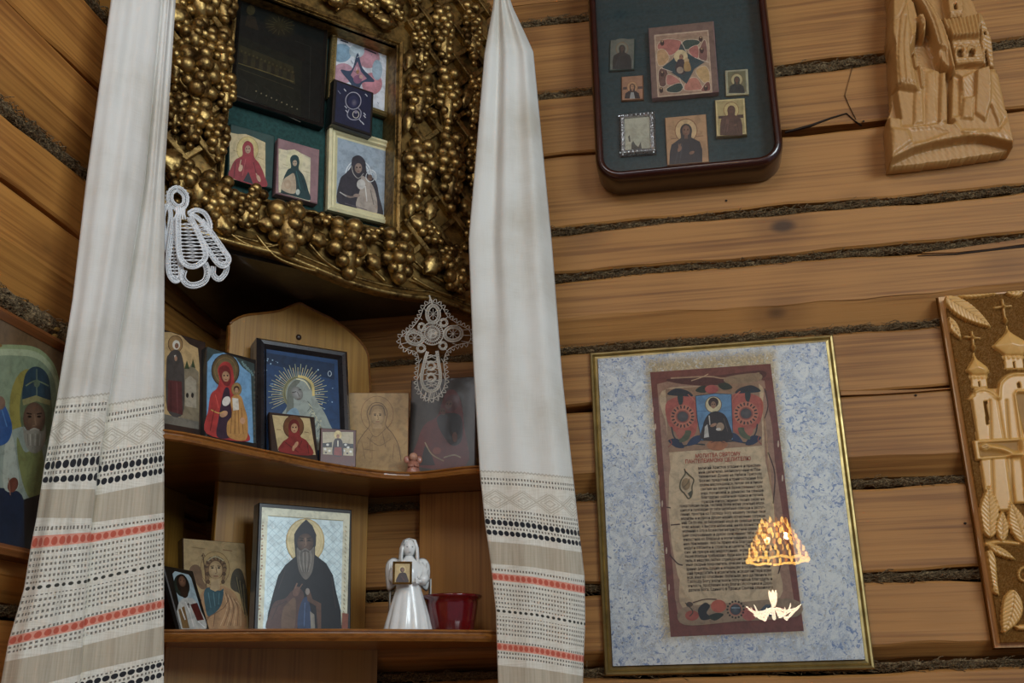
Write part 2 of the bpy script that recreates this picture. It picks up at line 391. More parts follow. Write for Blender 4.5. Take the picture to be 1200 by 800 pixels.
# ---------------------------------------------------------------- the room
def struct(o): o['kind'] = 'structure'; return o
wr = struct(MB().box(PR(.20), -.2, 2.6, 0, 2.95, -.05, .11).build('wall_right', M['darkseam']))
wl = struct(MB().box(PL(-.20), -3.4, .0, 0, 2.95, -.05, .11).build('wall_left', M['darkseam']))
struct(MB().box(Plane((0, 0, 0), (1, 0, 0), (0, 1, 0), (0, 0, 1)), -.2, 2.6, -3.4, .2, -.05, 0).build('floor', wood('floor_boards', 'x', hexc('8A5A30'), hexc('5E3A1A'), .4)))
struct(MB().box(Plane((0, 0, 2.95), (1, 0, 0), (0, 1, 0), (0, 0, 1)), -.2, 2.6, -3.4, .2, 0, .05).build('ceiling', wood('ceiling_boards', 'x', hexc('B08050'), hexc('805428'), .5)))
def log_mesh(P3, a0, a1, zb, zt, bev, seed, bt=.004, bb=.004, wav=.0016):
    """hewn log: flat face, small arrises, sometimes a bevel along the lower edge; P3(a, z, d) places a point, d = out of the wall"""
    n = int((a1-a0)/.03)+1; rs = np.random.RandomState(seed); ph = rs.uniform(0, 6.28, 8)
    def wv(a, k): return wav*(math.sin(a*9+ph[k])+.6*math.sin(a*23+ph[k+1])+.35*math.sin(a*61+ph[k+2]))
    V = []; m = 8 if not bev else 9
    for i in range(n+1):
        a = a0+(a1-a0)*i/n; t = zt+wv(a, 0); b = zb+wv(a, 3); f = .0012*math.sin(a*5+ph[6])
        pr = [(t, -.09), (t, -.02), (t-.001, -.003), (t-bt, f)]
        if bev: pr += [(b+bev+wv(a, 5)*.8, f), (b+bev-.002, f-.0015), (b+.004, -.02), (b, -.03), (b, -.09)]
        else: pr += [(b+bb, f), (b+.001, -.003), (b, -.02), (b, -.09)]
        V += [P3(a, z, d) for z, d in pr]
    F = [(i*m+j, i*m+j+1, (i+1)*m+j+1, (i+1)*m+j) for i in range(n) for j in range(m-1)]
    F += [tuple(range(m-1, -1, -1)), tuple(range(n*m, n*m+m))]
    return MB().add(V, F)
def oakum(parent, P3, a0, a1, z, hw, seed, dep=-.012, dens=900):
    rs = np.random.RandomState(seed); mb = MB(); n = int((a1-a0)/.008)
    pts = [P3(a0+(a1-a0)*i/n, z+hw*.2+rs.normal()*hw*.15, dep-.006+rs.normal()*.001) for i in range(n+1)]
    mb.tube(pts, [hw*(.95+rs.normal()*.14) for _ in pts], 8)
    for _ in range(int((a1-a0)*dens)):
        a = rs.uniform(a0, a1); l = rs.uniform(.006, .022); g = rs.normal()*.35; zz = z+rs.uniform(-1, 1)*hw*.9; d = dep+rs.uniform(-.004, .007)
        q = [P3(a+l*t*math.cos(g), zz+l*t*math.sin(g)*.5+rs.normal()*.0012, d+rs.normal()*.0018+.004*t*(1-t)) for t in (0, .33, .66, 1)]
        mb.tube(q, rs.uniform(.0003, .0008), 3)
    o = mb.build('oakum', M['moss'], parent); o['kind'] = 'stuff'; return o
R3 = lambda a, z, d: (a, -d, z)
L3 = lambda a, z, d: (d, a, z)
# (seam height, half width, bevel above the seam, oakum)
SR = [(.16, .006, 0, 1), (.34, .006, .03, 1), (.52, .006, 0, 1), (.70, .006, .03, 1), (.88, .006, 0, 1), (1.06, .006, .03, 1), (1.23, .006, 0, 1), (1.40, .006, .02, 1), (1.53, .004, 0, 0),
      (1.635, .0055, .022, 1), (1.745, .006, 0, 1), (1.869, .0055, .03, 1), (1.995, .0028, 0, 0), (2.087, .0055, .042, 1), (2.202, .0058, 0, 1), (2.279, .0055, 0, 1), (2.407, .0032, 0, 0), (2.517, .0075, 0, 1), (2.66, .006, .03, 1), (2.80, .005, 0, 1)]
z0 = 0.
for i, (z, hw, bev, ok) in enumerate(SR+[(2.95, 0, 0, 0)]):
    b = 0 if i == 0 else SR[i-1][0]+SR[i-1][1]; t = z-hw; bv = 0 if i == 0 else SR[i-1][2]
    log_mesh(R3, -.1, 2.6, b, t, bv, 100+i, wav=.0022 if hw > .003 else .001).build('log', M['log_r'], wr)
    if ok and z > 1.5: oakum(wr, R3, .0, 1.55, z, hw, 10+i, dep=-.006, dens=1100)
SL = [(.25, .006, 0, 1), (.5, .006, 0, 1), (.75, .006, 0, 1), (1.0, .006, 0, 1), (1.2, .006, 0, 1), (1.40, .006, .02, 1), (1.56, .006, 0, 1), (1.70, .006, .03, 1), (1.86, .002, 0, 0), (2.021, .012, .05, 1), (2.145, .0011, 0, 0), (2.230, .010, .042, 1), (2.352, .0011, 0, 0), (2.462, .010, .02, 1), (2.60, .0012, 0, 0), (2.74, .01, .03, 1)]
for i, (z, hw, bev, ok) in enumerate(SL+[(2.95, 0, 0, 0)]):
    b = 0 if i == 0 else SL[i-1][0]+SL[i-1][1]; t = z-hw; bv = 0 if i == 0 else SL[i-1][2]
    log_mesh(L3, -3.4, -.0, b, t, bv, 200+i, wav=.0022 if hw > .003 else .0006).build('log', M['log_l'], wl)
    if ok and z > 1.5: oakum(wl, L3, -.75, -.02, z, hw, 40+i, dep=-.006, dens=1500)
# splinters and cracks of the right wall: thin sapwood strips left standing proud
def strip(pts, wd, name='splinter'):
    P = PR(0); mb = MB(); q = [P.px(*p) for p in pts]; n = len(q)
    V = [P.w(u, v+s*wd[i]/2, d) for i, (u, v) in enumerate(q) for s, d in ((-1, -.004), (-1, .0028), (1, .0022), (1, -.004))]
    F = [(i*4+j, (i+1)*4+j, (i+1)*4+(j+1) % 4, i*4+(j+1) % 4) for i in range(n-1) for j in range(4)]
    mb.add(V, F+[(3, 2, 1, 0), ((n-1)*4, (n-1)*4+1, (n-1)*4+2, (n-1)*4+3)]).build(name, M['log_r'], wr)
strip([(1080, 297), (1120, 294), (1160, 289), (1215, 281)], [.001, .006, .008, .009])
strip([(985, 461), (1030, 460), (1075, 458), (1118, 455)], [.006, .005, .003, .001])
def crack(pts, wd):
    P = PR(0); mb = MB(); q = [P.px(*p) for p in pts]; n = len(q)
    V = [P.w(u, v+s*wd[i]/2, d) for i, (u, v) in enumerate(q) for s, d in ((-1, -.003), (-1, .0016), (1, .0016), (1, -.003))]
    F = [(i*4+j, (i+1)*4+j, (i+1)*4+(j+1) % 4, i*4+(j+1) % 4) for i in range(n-1) for j in range(4)]
    mb.add(V, F+[(3, 2, 1, 0), ((n-1)*4, (n-1)*4+1, (n-1)*4+2, (n-1)*4+3)]).build('crack', M['darkseam'], wr)
crack([(920, 155), (950, 147), (975, 138), (992, 133), (1002, 142), (1010, 147)], [.002, .003, .002, .0012, .001, .0006])
crack([(1075, 300), (1120, 298), (1160, 293), (1215, 287)], [.0005, .0018, .003, .004])
crack([(1000, 75), (990, 112), (995, 124), (1003, 140)], [.0006, .0006, .0006, .0005])
# ---------------------------------------------------------------- crystal ceiling lamp behind the camera, mirrored in the glass
LX, LY, LZ = 0.995, -2.62, 2.14
lamp = thing('chandelier', (LX, LY, 2.95), 'crystal chandelier with rows of glowing amber beads, seen mirrored in the glazed prayer frame', 'lamp')
def emit(name, col, st):
    m = Mat(name); m.set('Base Color', col); m.set('Emission Color', col); m.set('Emission Strength', st); m.set('Roughness', .3); return m.m
ea, eb, ew = emit('amber_glow', (1., .58, .12), 12.), emit('deep_amber_glow', (.8, .30, .03), 1.5), emit('bulb_glow', (1., .8, .5), 25.)
MB().tube([(LX, LY, 2.95), (LX, LY, LZ+.08)], .006, 8).build('rod', M['brass'], lamp)
cr = MB(); cr2 = MB()
for k, (zz, rr_, nn) in enumerate([(.084, .046, 13), (.064, .055, 16), (.043, .065, 19), (.021, .077, 22), (-.001, .088, 25), (-.023, .099, 28), (-.045, .108, 31)]):
    for j in range(nn):
        g = 2*math.pi*(j+.5*(k % 2))/nn; c = (LX+rr_*math.cos(g), LY+rr_*math.sin(g), LZ+zz+random.uniform(-.002, .002))
        ((cr if (j+k) % 2 == 0 else cr2)).ico(c, 1, 1, [(.0058, 0, 0), (0, .0058, 0), (0, 0, .0125)])
cr.build('bead_rows', ea, lamp)['kind'] = 'stuff'; cr2.build('amber_bead_rows', eb, lamp)['kind'] = 'stuff'
MB().tube([(LX+.112*math.cos(g), LY+.112*math.sin(g), LZ-.06+.003*math.sin(g*9)) for g in np.linspace(0, 2*math.pi, 40, endpoint=False)], .005, 6, True).build('rim', ea, lamp)
MB().ico((LX-.03, LY-.03, LZ+.02), .012, 2).build('bulb', ew, lamp)
for j in range(9):
    g = 2*math.pi*j/9+.3; c0, c1 = math.cos(g), math.sin(g)
    MB().tube([(LX-.03+.012*c0, LY+.012*c1, LZ-.23), (LX-.03+.045*c0, LY+.045*c1, LZ-.245-.012*(j % 3)), (LX-.03+.085*c0, LY+.085*c1, LZ-.235-.014*(j % 2)), (LX-.03+.1*c0, LY+.1*c1, LZ-.22)], [.003, .007, .005, .001], 6).build('glass_leaf', emit('pale_glow', (1., .85, .6), 15.) if j == 0 else bpy.data.materials['pale_glow'], lamp)
for j in range(4): MB().ico((LX-.03+.008*math.cos(j*1.57), LY+.008*math.sin(j*1.57), LZ-.195), 1, 2, [(.0065, 0, 0), (0, .0065, 0), (.004*math.cos(j*1.57), 0, .030)]).build('glass_petal', bpy.data.materials['pale_glow'], lamp)
MB().tube([(LX-.02, LY, LZ-.06), (LX-.03, LY, LZ-.165)], .002, 6).build('stem', M['brass'], lamp)
pl_ = bpy.data.lights.new('lamp_light', 'POINT'); pl_.energy = 3.0; pl_.color = (1, .72, .38); pl_.shadow_soft_size = .012
po = bpy.data.objects.new('lamp_light', pl_); COL.objects.link(po); po.location = (LX+.04, LY-.02, LZ+.03)
# ---------------------------------------------------------------- corner shelves with panels
ZS1, ZS2 = 1.895, 1.686
def shelf(name, label, z, th, curve):
    pts = [(DL(a, b)[0], DL(a, b)[1]) for a, b in smooth(curve, 5, False)]
    H = Plane((0, 0, z), (1, 0, 0), (0, 1, 0), (0, 0, 1)); t = thing(name, (.1, -.1, z-th), label, 'shelf', None)
    poly = [(.004, -.004)]+[(min(max(x, .004), 9), min(y, -.004)) for x, y in pts]
    MB().prism(H, poly, -th, 0).build('shelf_board', M['shelf'], t)
    # moulded front lip
    mb = MB(); n = len(pts); P = [np.array([x, y, 0.]) for x, y in pts]; V = []
    prof = [(0, .0), (.0035, -.0005), (.0045, -.0025), (.002, -.004), (.002, -.0055), (.004, -.0075), (.003, -.0105), (0, -th)]
    for i in range(n):
        tg = P[min(i+1, n-1)]-P[max(i-1, 0)]; tg /= np.linalg.norm(tg); o = np.array([tg[1], -tg[0], 0])
        V += [P[i]+o*a+np.array([0, 0, z+b]) for a, b in prof]
    m = len(prof); F = [(i*m+j, i*m+j+1, (i+1)*m+j+1, (i+1)*m+j) for i in range(n-1) for j in range(m-1)]
    F += [tuple(range(m)), tuple(reversed(range((n-1)*m, n*m)))]
    mb.add(V, F).build('front_lip', M['shelf'], t, False); return t
s1 = shelf('corner_shelf', 'upper varnished corner shelf with a hollow curved front, full of small icons', ZS1, .012,
      [(.264, -.257), (.33, -.247), (.378, -.184), (.344, -.064), (.309, .066), (.316, .163), (.394, .218), (.385, .27), (.355, .32), (.352, .346)])
s2 = shelf('corner_shelf', 'lower varnished corner shelf with a gently bowed front under the monk icon', ZS2, .014,
      [(.275, -.268), (.285, -.2), (.30, -.14), (.345, -.04), (.37, .03), (.395, .13), (.41, .23), (.388, .30), (.36, .35)])
# back panel across the corner, ogee top, standing behind both shelves' icons
bp = thing('back_panel', DL(.17, .06, ZS2), 'yellow wooden back panel with a pointed ogee top standing across the corner', 'panel')
P17 = PD(.188); a = P17.px
top = [(263, 402), (262, 392), (268, 380), (284, 371), (306, 368), (326, 365), (340, 359), (350, 354), (358, 360), (372, 367), (392, 377), (415, 395), (428, 412), (431, 430), (430, 452)]
ul, ur = P17.px(252, 600)[0], P17.px(430, 600)[0]
t3 = [P17.px(*p) for p in top]; t3 = [(max(u, ul), min(v, 2.154)) for u, v in t3]
MB().prism(P17, [(ul, ZS1)]+[(ul, t3[0][1])]+t3[1:-1]+[(ur, t3[-1][1]), (ur, ZS1)], -.008, .004).build('upper_board', M['panel'], bp)
ubt = MB().tube([P17.w(u, v, .004) for u, v in smooth([(ul, t3[0][1]-.05)]+t3[1:-1]+[(ur, t3[-1][1]-.04)], 3, False)], .0018, 6); ubt.build('edge_bead', M['shelf'], bp)
MB().box(P17, ul, ur, ZS2, ZS1-.012, -.008, .004, .001).build('lower_board', M['panel'], bp)
bt = P17.W(350, 395, .004); MB().ico(bt, 1, 2, [(.0045*Q, .0045*Q, 0), (.003*Q, -.003*Q, 0), (0, 0, .0045)]).build('screw_cap', M['dark_wood'], bp, True)
MB().box(P17, ul-.05, ur+.02, ZS2-.2, ZS2-.014, -.008, .004).build('base_board', M['panel'], bp)
sp = thing('side_panel', (.01, -.1, ZS2), 'narrow yellow board on the left wall between the two shelves', 'panel')
MB().box(PL(.002), -.33, -.096, ZS2, ZS1-.012, 0, .012, .001).build('side_board', M['panel'], sp)
sq = thing('side_panel', (.33, -.002, ZS2), 'brown side board on the right wall behind the red bowl', 'panel')
MB().box(PR(-.002), .328, .50, ZS2, ZS1-.012, 0, .014, .001).build('side_board', wood('side_board_wood', 'z', hexc('A87436'), hexc('7E5020'), .4, .8, False, .2, .1), sq)
# ---------------------------------------------------------------- gilded icon case
CASE = thing('icon_case', DL(.32, 0, 2.155), 'large gilded corner icon case carved with grape bunches and trellis', 'icon case')
P32 = PD(.32); P30 = PD(.30)
def cpx(x, y): return P32.px(x, y)
nu0, nu1, nv0, nv1 = -.121, .135, 2.240, 2.557; OU, OT, OB = .300, 2.80, 2.158; OL = .248
val_px = [(195, 262), (225, 270), (250, 278), (290, 289), (330, 299), (370, 315), (410, 331), (450, 342), (485, 348), (505, 350), (530, 357), (550, 365)]
vb = [cpx(*p) for p in val_px]; vb = [(-OL, vb[0][1])]+[q_ for q_ in vb if q_[0] > -OL]+[(OU, vb[-1][1])]
# face boards around the niche
for nm, pts in (('left_stile', [(-OL, nv0), (nu0, nv0), (nu0, nv1), (-OL, nv1)]), ('right_stile', [(nu1, nv0), (OU, nv0), (OU, nv1), (nu1, nv1)]), ('top_rail', [(-OL, nv1), (OU, nv1), (OU, OT), (-OL, OT)])):
    MB().prism(P30, pts, 0, .012).build(nm, M['gold_dull'], CASE)
MB().prism(P30, vb+[(OU, nv0), (-OL, nv0)], 0, .012).build('bottom_rail', M['gold_dull'], CASE)
vs = smooth(vb, 4, False)
MB().tube([P32.w(u, v, .001) for u, v in vs], .0042, 8).build('bottom_bead', M['gold'], CASE, True)
MB().tube([P32.w(u, v+.011, -.001) for u, v in vs], .0022, 6).build('bottom_fillet', M['gold'], CASE, True)
# cove between bead and vines
V = []; 
for u, v in vs: V += [P32.w(u, v+.002, .004), P32.w(u, v+.012, -.003), P32.w(u, v+.026, -.006)]
MB().add(V, [(i*3+j, (i+1)*3+j, (i+1)*3+j+1, i*3+j+1) for i in range(len(vs)-1) for j in range(2)]).build('bottom_cove', M['gold_dull'], CASE, True)
H = Plane((0, 0, 2.157), (1, 0, 0), (0, 1, 0), (0, 0, 1))
floor_pts = [tuple(DL(a_, b_)[:2]) for a_, b_ in [(.012, 0), (.30, -.24), (.30, .285)]]
MB().prism(H, floor_pts, 0, .01).build('case_floor', M['black'], CASE)  # underside coloured black to stand in for its deep shadow
for sx in (-1, 1):   # side cheeks back to the walls
    ce = .285 if sx > 0 else -.238; MB().box(P30, ce-.008, ce+.008, 2.17, OT, -.02, 0).build('side_cheek', M['gold_dull'], CASE)
# niche: lining and reveals
PB = PD(.268)
MB().box(PB, nu0-.02, nu1+.02, nv0-.02, nv1+.02, -.008, 0).build('niche_back', M['green_cloth'], CASE)
for r_ in ((nu0-.006, nu0, nv0, nv1), (nu1, nu1+.006, nv0, nv1), (nu0, nu1, nv1, nv1+.006), (nu0, nu1, nv0-.006, nv0)):
    MB().box(PB, *r_, 0, .04).build('niche_reveal', M['gold_dull'], CASE)
frame('niche_moulding', P32, (nu0-.008, nu1+.008, nv0-.008, nv1+.008), .010, [(0, .002), (.3, .006), (.6, .003), (.8, .004), (1, -.004)], M['gold'], CASE, -.008)
# trellis strips
def clip_seg(u, v, du, dv, r):
    t0, t1 = -9, 9
    for p, d, a_, b_ in ((u, du, r[0], r[1]), (v, dv, r[2], r[3])):
        x, y = (a_-p)/d, (b_-p)/d; t0 = max(t0, min(x, y)); t1 = min(t1, max(x, y))
    return (t0, t1) if t1-t0 > .012 else None
def trellis(r, sp=.034):
    for sgn, dd in ((1, .003), (-1, .006)):
        for k in range(-40, 60):
            u, v = r[0]+k*sp*1.414, r[2]; c = clip_seg(u, v, Q, sgn*Q, r)
            if not c: continue
            pl = P32.turn(u+c[0]*Q, v+sgn*c[0]*Q, sgn*math.pi/4)
            MB().box(pl, 0, c[1]-c[0], -.0042, .0042, -.008, dd, .001).build('trellis_strip', M['gold'], CASE)
trellis((nu1+.012, OU, 2.20, OT), .040); trellis((-OL, nu0-.012, 2.24, OT)); 
def bunch(pl, p_top, p_bot, wpx, seed=0, dep=.0, gr=None, name='grape_bunch'):
    rs = np.random.RandomState(seed); a_ = np.array(pl.px(*p_top)); b_ = np.array(pl.px(*p_bot)); L = np.linalg.norm(b_-a_); ax = (b_-a_)/L; pr = np.array([-ax[1], ax[0]])
    W = wpx/2*.00102; mb = MB(); g = gr or max(.0070, W*.58); t = g*.6; k = 0
    e = ax[0]*pl.ex+ax[1]*pl.ez; s_ = pr[0]*pl.ex+pr[1]*pl.ez; mid = pl.w(*(a_+ax*L*.45), dep)
    mb.ico(mid, 1, 2, [s_*W*.72, pl.n*W*.8, e*L*.44])
    while t < L-g*.2:
        f = t/L; w_ = W*(.55+1.3*f if f < .3 else .98*(1-((f-.3)/.75)**1.6)+.02); w_ = max(w_, .001)
        n = max(1, int(round(math.pi*w_/(1.85*g))))
        for j in range(n):
            an = 0 if n == 1 else (-1+2*(j+.5*(k % 2)*.6)/(n-1+.3))*1.45; r = g*rs.uniform(.8, 1.15)*(1.1-.35*f); c = a_+ax*(t+rs.normal()*g*.15)+pr*(w_*math.sin(an)*.95)
            mb.ico(pl.w(*c, dep+w_*math.cos(an)*.62), r, 2)
        t += g*1.42; k += 1
    return mb.build(name, M['gold'], CASE, True)
def leaf(pl, base, tip, wpx, seed=0, dep=.006, name='vine_leaf', mat=None, parent=None):
    a_ = np.array(pl.px(*base)); b_ = np.array(pl.px(*tip)); L = np.linalg.norm(b_-a_); ax = (b_-a_)/L; pr = np.array([-ax[1], ax[0]]); W = wpx/2*.00115
    V = []; F = []; n = 8
    for i in range(n+1):
        f = i/n; w_ = W*(math.sin(math.pi*min(1, f*.97+.03))**.7)*(1+.22*math.sin(f*19+seed)) 
        for s_ in (-1, -.5, 0, .5, 1):
            c = a_+ax*L*f+pr*w_*s_; V.append(pl.w(*c, dep+.007*math.sin(math.pi*f)*(1-.5*abs(s_))+(.0025 if abs(s_) == .5 else 0)))
        if i: F += [((i-1)*5+j, (i-1)*5+j+1, i*5+j+1, i*5+j) for j in range(4)]
    m = len(V); V += [pl.w(*pl_uv, dep-.006) for pl_uv in [tuple(a_+ax*L*(i/n)+pr*W*s_*math.sin(math.pi*min(1, i/n*.97+.03))**.7) for i in range(n+1) for s_ in (-1, 1)]]
    for i in range(n):
        F += [(i*5, (i+1)*5, m+(i+1)*2, m+i*2), (i*5+4, m+i*2+1, m+(i+1)*2+1, (i+1)*5+4)]
    return MB().add(V, F).build(name, mat or M['gold'], parent or CASE, True)
def vine(pts, r=.0022, dep=.003, name='vine_stem'): return MB().tube([P32.W(*p, dep) for p in smooth(pts, 4, False)], r, 6).build(name, M['gold'], CASE, True)
B = [((490, 28), (492, 92), 24), ((516, 8), (519, 86), 30), ((550, 8), (553, 84), 28), ((491, 92), (486, 152), 34), ((524, 86), (521, 162), 34), ((556, 92), (551, 152), 26),
     ((493, 168), (484, 250), 36), ((527, 162), (525, 256), 34), ((556, 165), (552, 235), 26), ((478, -60), (484, 20), 30), ((512, -70), (514, 0), 34), ((548, -75), (549, 0), 32),
     ((487, 262), (519, 290), 24), ((505, 312), (545, 290), 24), ((535, 315), (531, 348), 34), ((553, 262), (550, 300), 22),
     ((336, 243), (335, 310), 46), ((404, 262), (406, 332), 40), ((464, 275), (464, 342), 38), ((292, 238), (280, 272), 24), ((306, 226), (284, 236), 20),
     ((236, 205), (226, 250), 36), ((256, 212), (262, 262), 34), ((249, 240), (272, 272), 28), ((215, 190), (205, 240), 26), ((275, 236), (300, 262), 22),
     ((228, -15), (236, 34), 40), ((258, -5), (262, 36), 30), ((224, 28), (228, 66), 30), ((254, 38), (261, 92), 30), ((205, 50), (203, 108), 26), ((228, 62), (238, 128), 42),
     ((264, 90), (262, 136), 22), ((222, 122), (221, 176), 28), ((252, 140), (254, 194), 26), ((202, 112), (203, 160), 22), ((203, -30), (207, 40), 26), ((240, -70), (238, -20), 44), ((262, -60), (262, -12), 28),
     ((380, -8), (402, 8), 22), ((420, 0), (446, 20), 26), ((455, 2), (470, 30), 22), ((360, -30), (378, -8), 26), ((395, -40), (420, -10), 34), ((435, -40), (452, -8), 30),
     ((366, 262), (388, 256), 14), ((425, 282), (446, 270), 14), ((330, 245), (352, 240), 12)]
for i, (p, q, w_) in enumerate(B): bunch(P32, p, q, w_, 300+i, dep=.004)
for i, (p, q, w_) in enumerate([((200, 178), (198, 205), 22), ((470, 8), (440, 2), 16), ((405, 6), (380, -2), 14), ((436, 22), (462, 34), 12), ((480, 60), (474, 84), 10), ((478, 258), (500, 268), 16), ((515, 300), (495, 322), 16),
     ((545, 300), (530, 318), 16), ((300, 262), (322, 268), 12), ((360, 275), (380, 290), 12), ((428, 300), (442, 318), 12), ((500, 130), (508, 142), 8), ((268, 262), (250, 270), 18), ((212, 8), (198, 30), 20), ((243, 128), (232, 148), 12),
     ((350, -8), (330, -30), 22), ((540, 130), (548, 100), 10), ((478, 130), (474, 158), 8), ((480, 235), (476, 258), 8), ((540, 235), (548, 258), 12), ((505, 235), (498, 262), 12)]): leaf(P32, p, q, w_*1.5, i, .008)
for pts in ([(262, 268), (285, 284), (305, 290), (330, 286)], [(300, 275), (322, 300), (350, 312), (372, 318)], [(358, 262), (372, 276), (385, 282)], [(362, 285), (380, 305), (400, 318)], [(420, 290), (436, 280), (450, 284)],
            [(425, 305), (440, 318), (452, 330)], [(480, 300), (500, 318), (520, 330)], [(483, 325), (510, 340), (545, 352)], [(345, 250), (368, 248), (388, 262)], [(430, 268), (470, 276), (500, 268)], [(395, 12), (410, 4), (440, 14), (462, 22)], [(206, 160), (210, 190), (222, 210)]): vine(pts)
# ---------------------------------------------------------------- icons in the gilded niche
def icon(name, label, quad, pl, mode, d0, th, bmat, group=None, floor=None, cat='icon'):
    if mode == 'hang': pl, r = hang(pl, quad)
    else: r = rect(pl, quad, floor)
    t = thing(name, root_at(pl, r), label, cat, group)
    board('board', pl, r, d0, d0+th, M[bmat], t)
    return t, pl, r
G1 = 'icons in the gilded case niche'
# large dark metal-covered icon
t, pl, r = icon('icon', 'large blackened metal-covered icon of a long table scene, top left in the gilded niche', [(269, -20), (379, 27), (376, 157), (273, 120)], PB.off(.002), 'hang', 0, .012, 'black', G1)
frame('raised_border', pl, r, .006, [(0, .014), (.5, .017), (1, .013)], M['black'], t, .0)
P = Paint(pl, .0125); P.rct(r, '1D211E', .006)
P.poly([(277, 40), (354, 72), (352, 140), (277, 108)], '24281F'); P.poly([(280, 52), (344, 78), (344, 97), (280, 70)], '3A3822')
for k in range(14):
    x = 283+k*4.6; y = 60+k*1.9; P.ell(x, y, 2.2, 2.6, '57502C', '2E2C1E'); P.poly([(x-3, y+12), (x-2, y+2), (x+2, y+3), (x+3, y+14)], '403C26' if k % 2 else '302E22')
P.line([(279, 74), (310, 84), (344, 96)], 1.2, '6B6034', False); P.line([(279, 80), (312, 92), (344, 104)], .6, '4A452C', False)
for k in range(5): P.line([(283+k*13, 92+k*5), (290+k*13, 98+k*5), (286+k*13, 112+k*4)], .8, '33342A')
P.ell(328, 30, 20, 13, '40381E', '1F221C', .4); P.ell(294, 12, 5, 6, '4A4226'); P.poly([(287, 30), (290, 17), (299, 20), (303, 36)], '322C20')
for a_ in np.linspace(0, 6.28, 16): P.line([(328+7*math.cos(a_), 30+5*math.sin(a_)), (328+17*math.cos(a_), 30+11*math.sin(a_))], .5, '5A5030', False)
P.line([(276, 112), (300, 121), (330, 133), (352, 143)], .8, '6A665A', False); P.line([(346, 48), (364, 55), (362, 140)], .6, '3A3C36', False)
for k in range(9): P.ell(300+k*6, 107+k*2.6, .9, .9, '8A8264')
P.build('metal_relief', M['foil'], t)
# gold framed colourful star icon
t, pl, r = icon('icon', 'gold-framed pink and blue star icon at the upper right of the gilded niche', [(384, 29), (457, 59), (455, 144), (384, 117)], PB.off(.002), 'hang', 0, .006, 'edge_wood', G1)
frame('gold_frame', pl, r, .0105, [(0, .010), (.25, .013), (.5, .010), (.75, .012), (1, .007)], M['brass'], t)
for k in range(26):
    v = r[2]+.004+(r[3]-r[2]-.008)*k/25; MB().tube([pl.w(r[0]+.0005, v, .0115), pl.w(r[0]+.0045, v+.0012, .0135)], .0009, 4).build('rope_bead', M['brass'], t)
P = Paint(pl, .0072); P.rct(r, 'D8DCE4', .0095); P.clip = (r[0]+.0095, r[1]-.0095, r[2]+.0095, r[3]-.0095)
for x, y, a_, b_, c in ((400, 62, 12, 11, '8FB4CC'), (432, 68, 13, 12, 'D89AA6'), (402, 86, 13, 12, 'D4A0B0'), (436, 98, 12, 13, 'D98E9A'), (418, 60, 9, 8, 'C4D4DC'), (420, 118, 16, 9, 'D8A8B4'), (442, 82, 6, 12, 'A8C0D0')): P.ell(x, y, a_, b_, c, tuple(z*.8 for z in hexc(c)))
P.poly([(419, 62), (425, 80), (439, 95), (425, 97), (417, 112), (411, 98), (399, 82), (412, 82)], '3C4C66', True)
P.poly([(419, 72), (423, 84), (430, 92), (419, 98), (411, 88), (414, 82)], 'B88090'); face(P, 419, 84, 3.2); P.ell(419, 93, 5, 5, '8C5A78'); P.ell(423, 90, 2.2, 2.2, 'C8A090')
for q in ([(399, 47), (408, 50)], [(427, 57), (441, 63)]): P.line(q, 1.6, '3A3C48', False)
P.poly([(438, 130), (448, 134), (448, 140), (438, 136)], 'D8B84A')
for k in range(14): x = random.uniform(395, 444); y = random.uniform(55, 125); P.line([(x, y), (x+random.uniform(-4, 4), y+random.uniform(-4, 4))], .5, random.choice(['5A6A86', 'B46A7A', 'F0F0F0']), False)
P.build('painting', M['paint'], t)
# small deep blue icon in front of it
t, pl, r = icon('icon', 'small deep blue icon with a silver outline, in front of the pink star icon', [(392, 92), (438, 108), (436, 160), (389, 144)], PB.off(.028), 'hang', -.022, .022, 'black', G1)
P = Paint(pl, .0004); P.rct(r, '1C2140', .004); P.ring(414, 118, 9, 10, .9, 'A8A4B0'); P.ell(414, 119, 6, 7, '2A2C50'); P.ell(415, 120, 3.2, 4.2, '6C6676', '3A3858')
P.line([(409, 128), (407, 135), (412, 140), (421, 139), (423, 131), (419, 126)], 1.1, '9A98A8'); P.ring(417, 134, 3.6, 4.2, .8, 'C8C2B4'); P.ell(417, 131, 2, 2, '8A8090')
for x, y in ((405, 126), (406, 131), (422, 142), (427, 137), (427, 134), (404, 106), (429, 112), (425, 145)): P.line([(x-1, y-2), (x+1.5, y+1)], 1, 'C4C4CC', False)
P.line([(396, 106), (399, 110)], .8, '808498', False); P.build('painting', M['paint'], t)
# cream framed icon
t, pl, r = icon('icon', 'cream-framed grey icon of the mother and child at the lower right of the gilded niche', [(380, 147), (462, 175), (467, 272), (381, 248)], PB.off(.002), 'hang', 0, .007, 'edge_wood', G1)
frame('cream_frame', pl, r, .0165, [(0, .013), (.25, .015), (.4, .012), (.6, .013), (.75, .009), (1, .008)], M['cream'], t)
P = Paint(pl, .0085); P.rct(r, '9FB0BE', .0155); P.clip = (r[0]+.0155, r[1]-.0155, r[2]+.0155, r[3]-.0155)
for x, y, q in ((420, 205, 15), (420, 205, 12.5), (434, 207, 7)): P.ring(x, y, q, q*1.15, 1.1, 'E2E8EA')
P.poly([(398, 242), (398, 212), (405, 203), (411, 196), (413, 185), (421, 182), (428, 189), (430, 202), (440, 212), (444, 228), (446, 256)], '3A3740', True)
P.line([(412, 194), (414, 203), (420, 209), (426, 203)], .9, 'A8A49C'); face(P, 420, 197, 7, 'A88E7E', '2A1E1C'); P.poly([(424, 206), (436, 216), (442, 236), (440, 254), (424, 248), (417, 240), (422, 222)], 'B0A294', True)
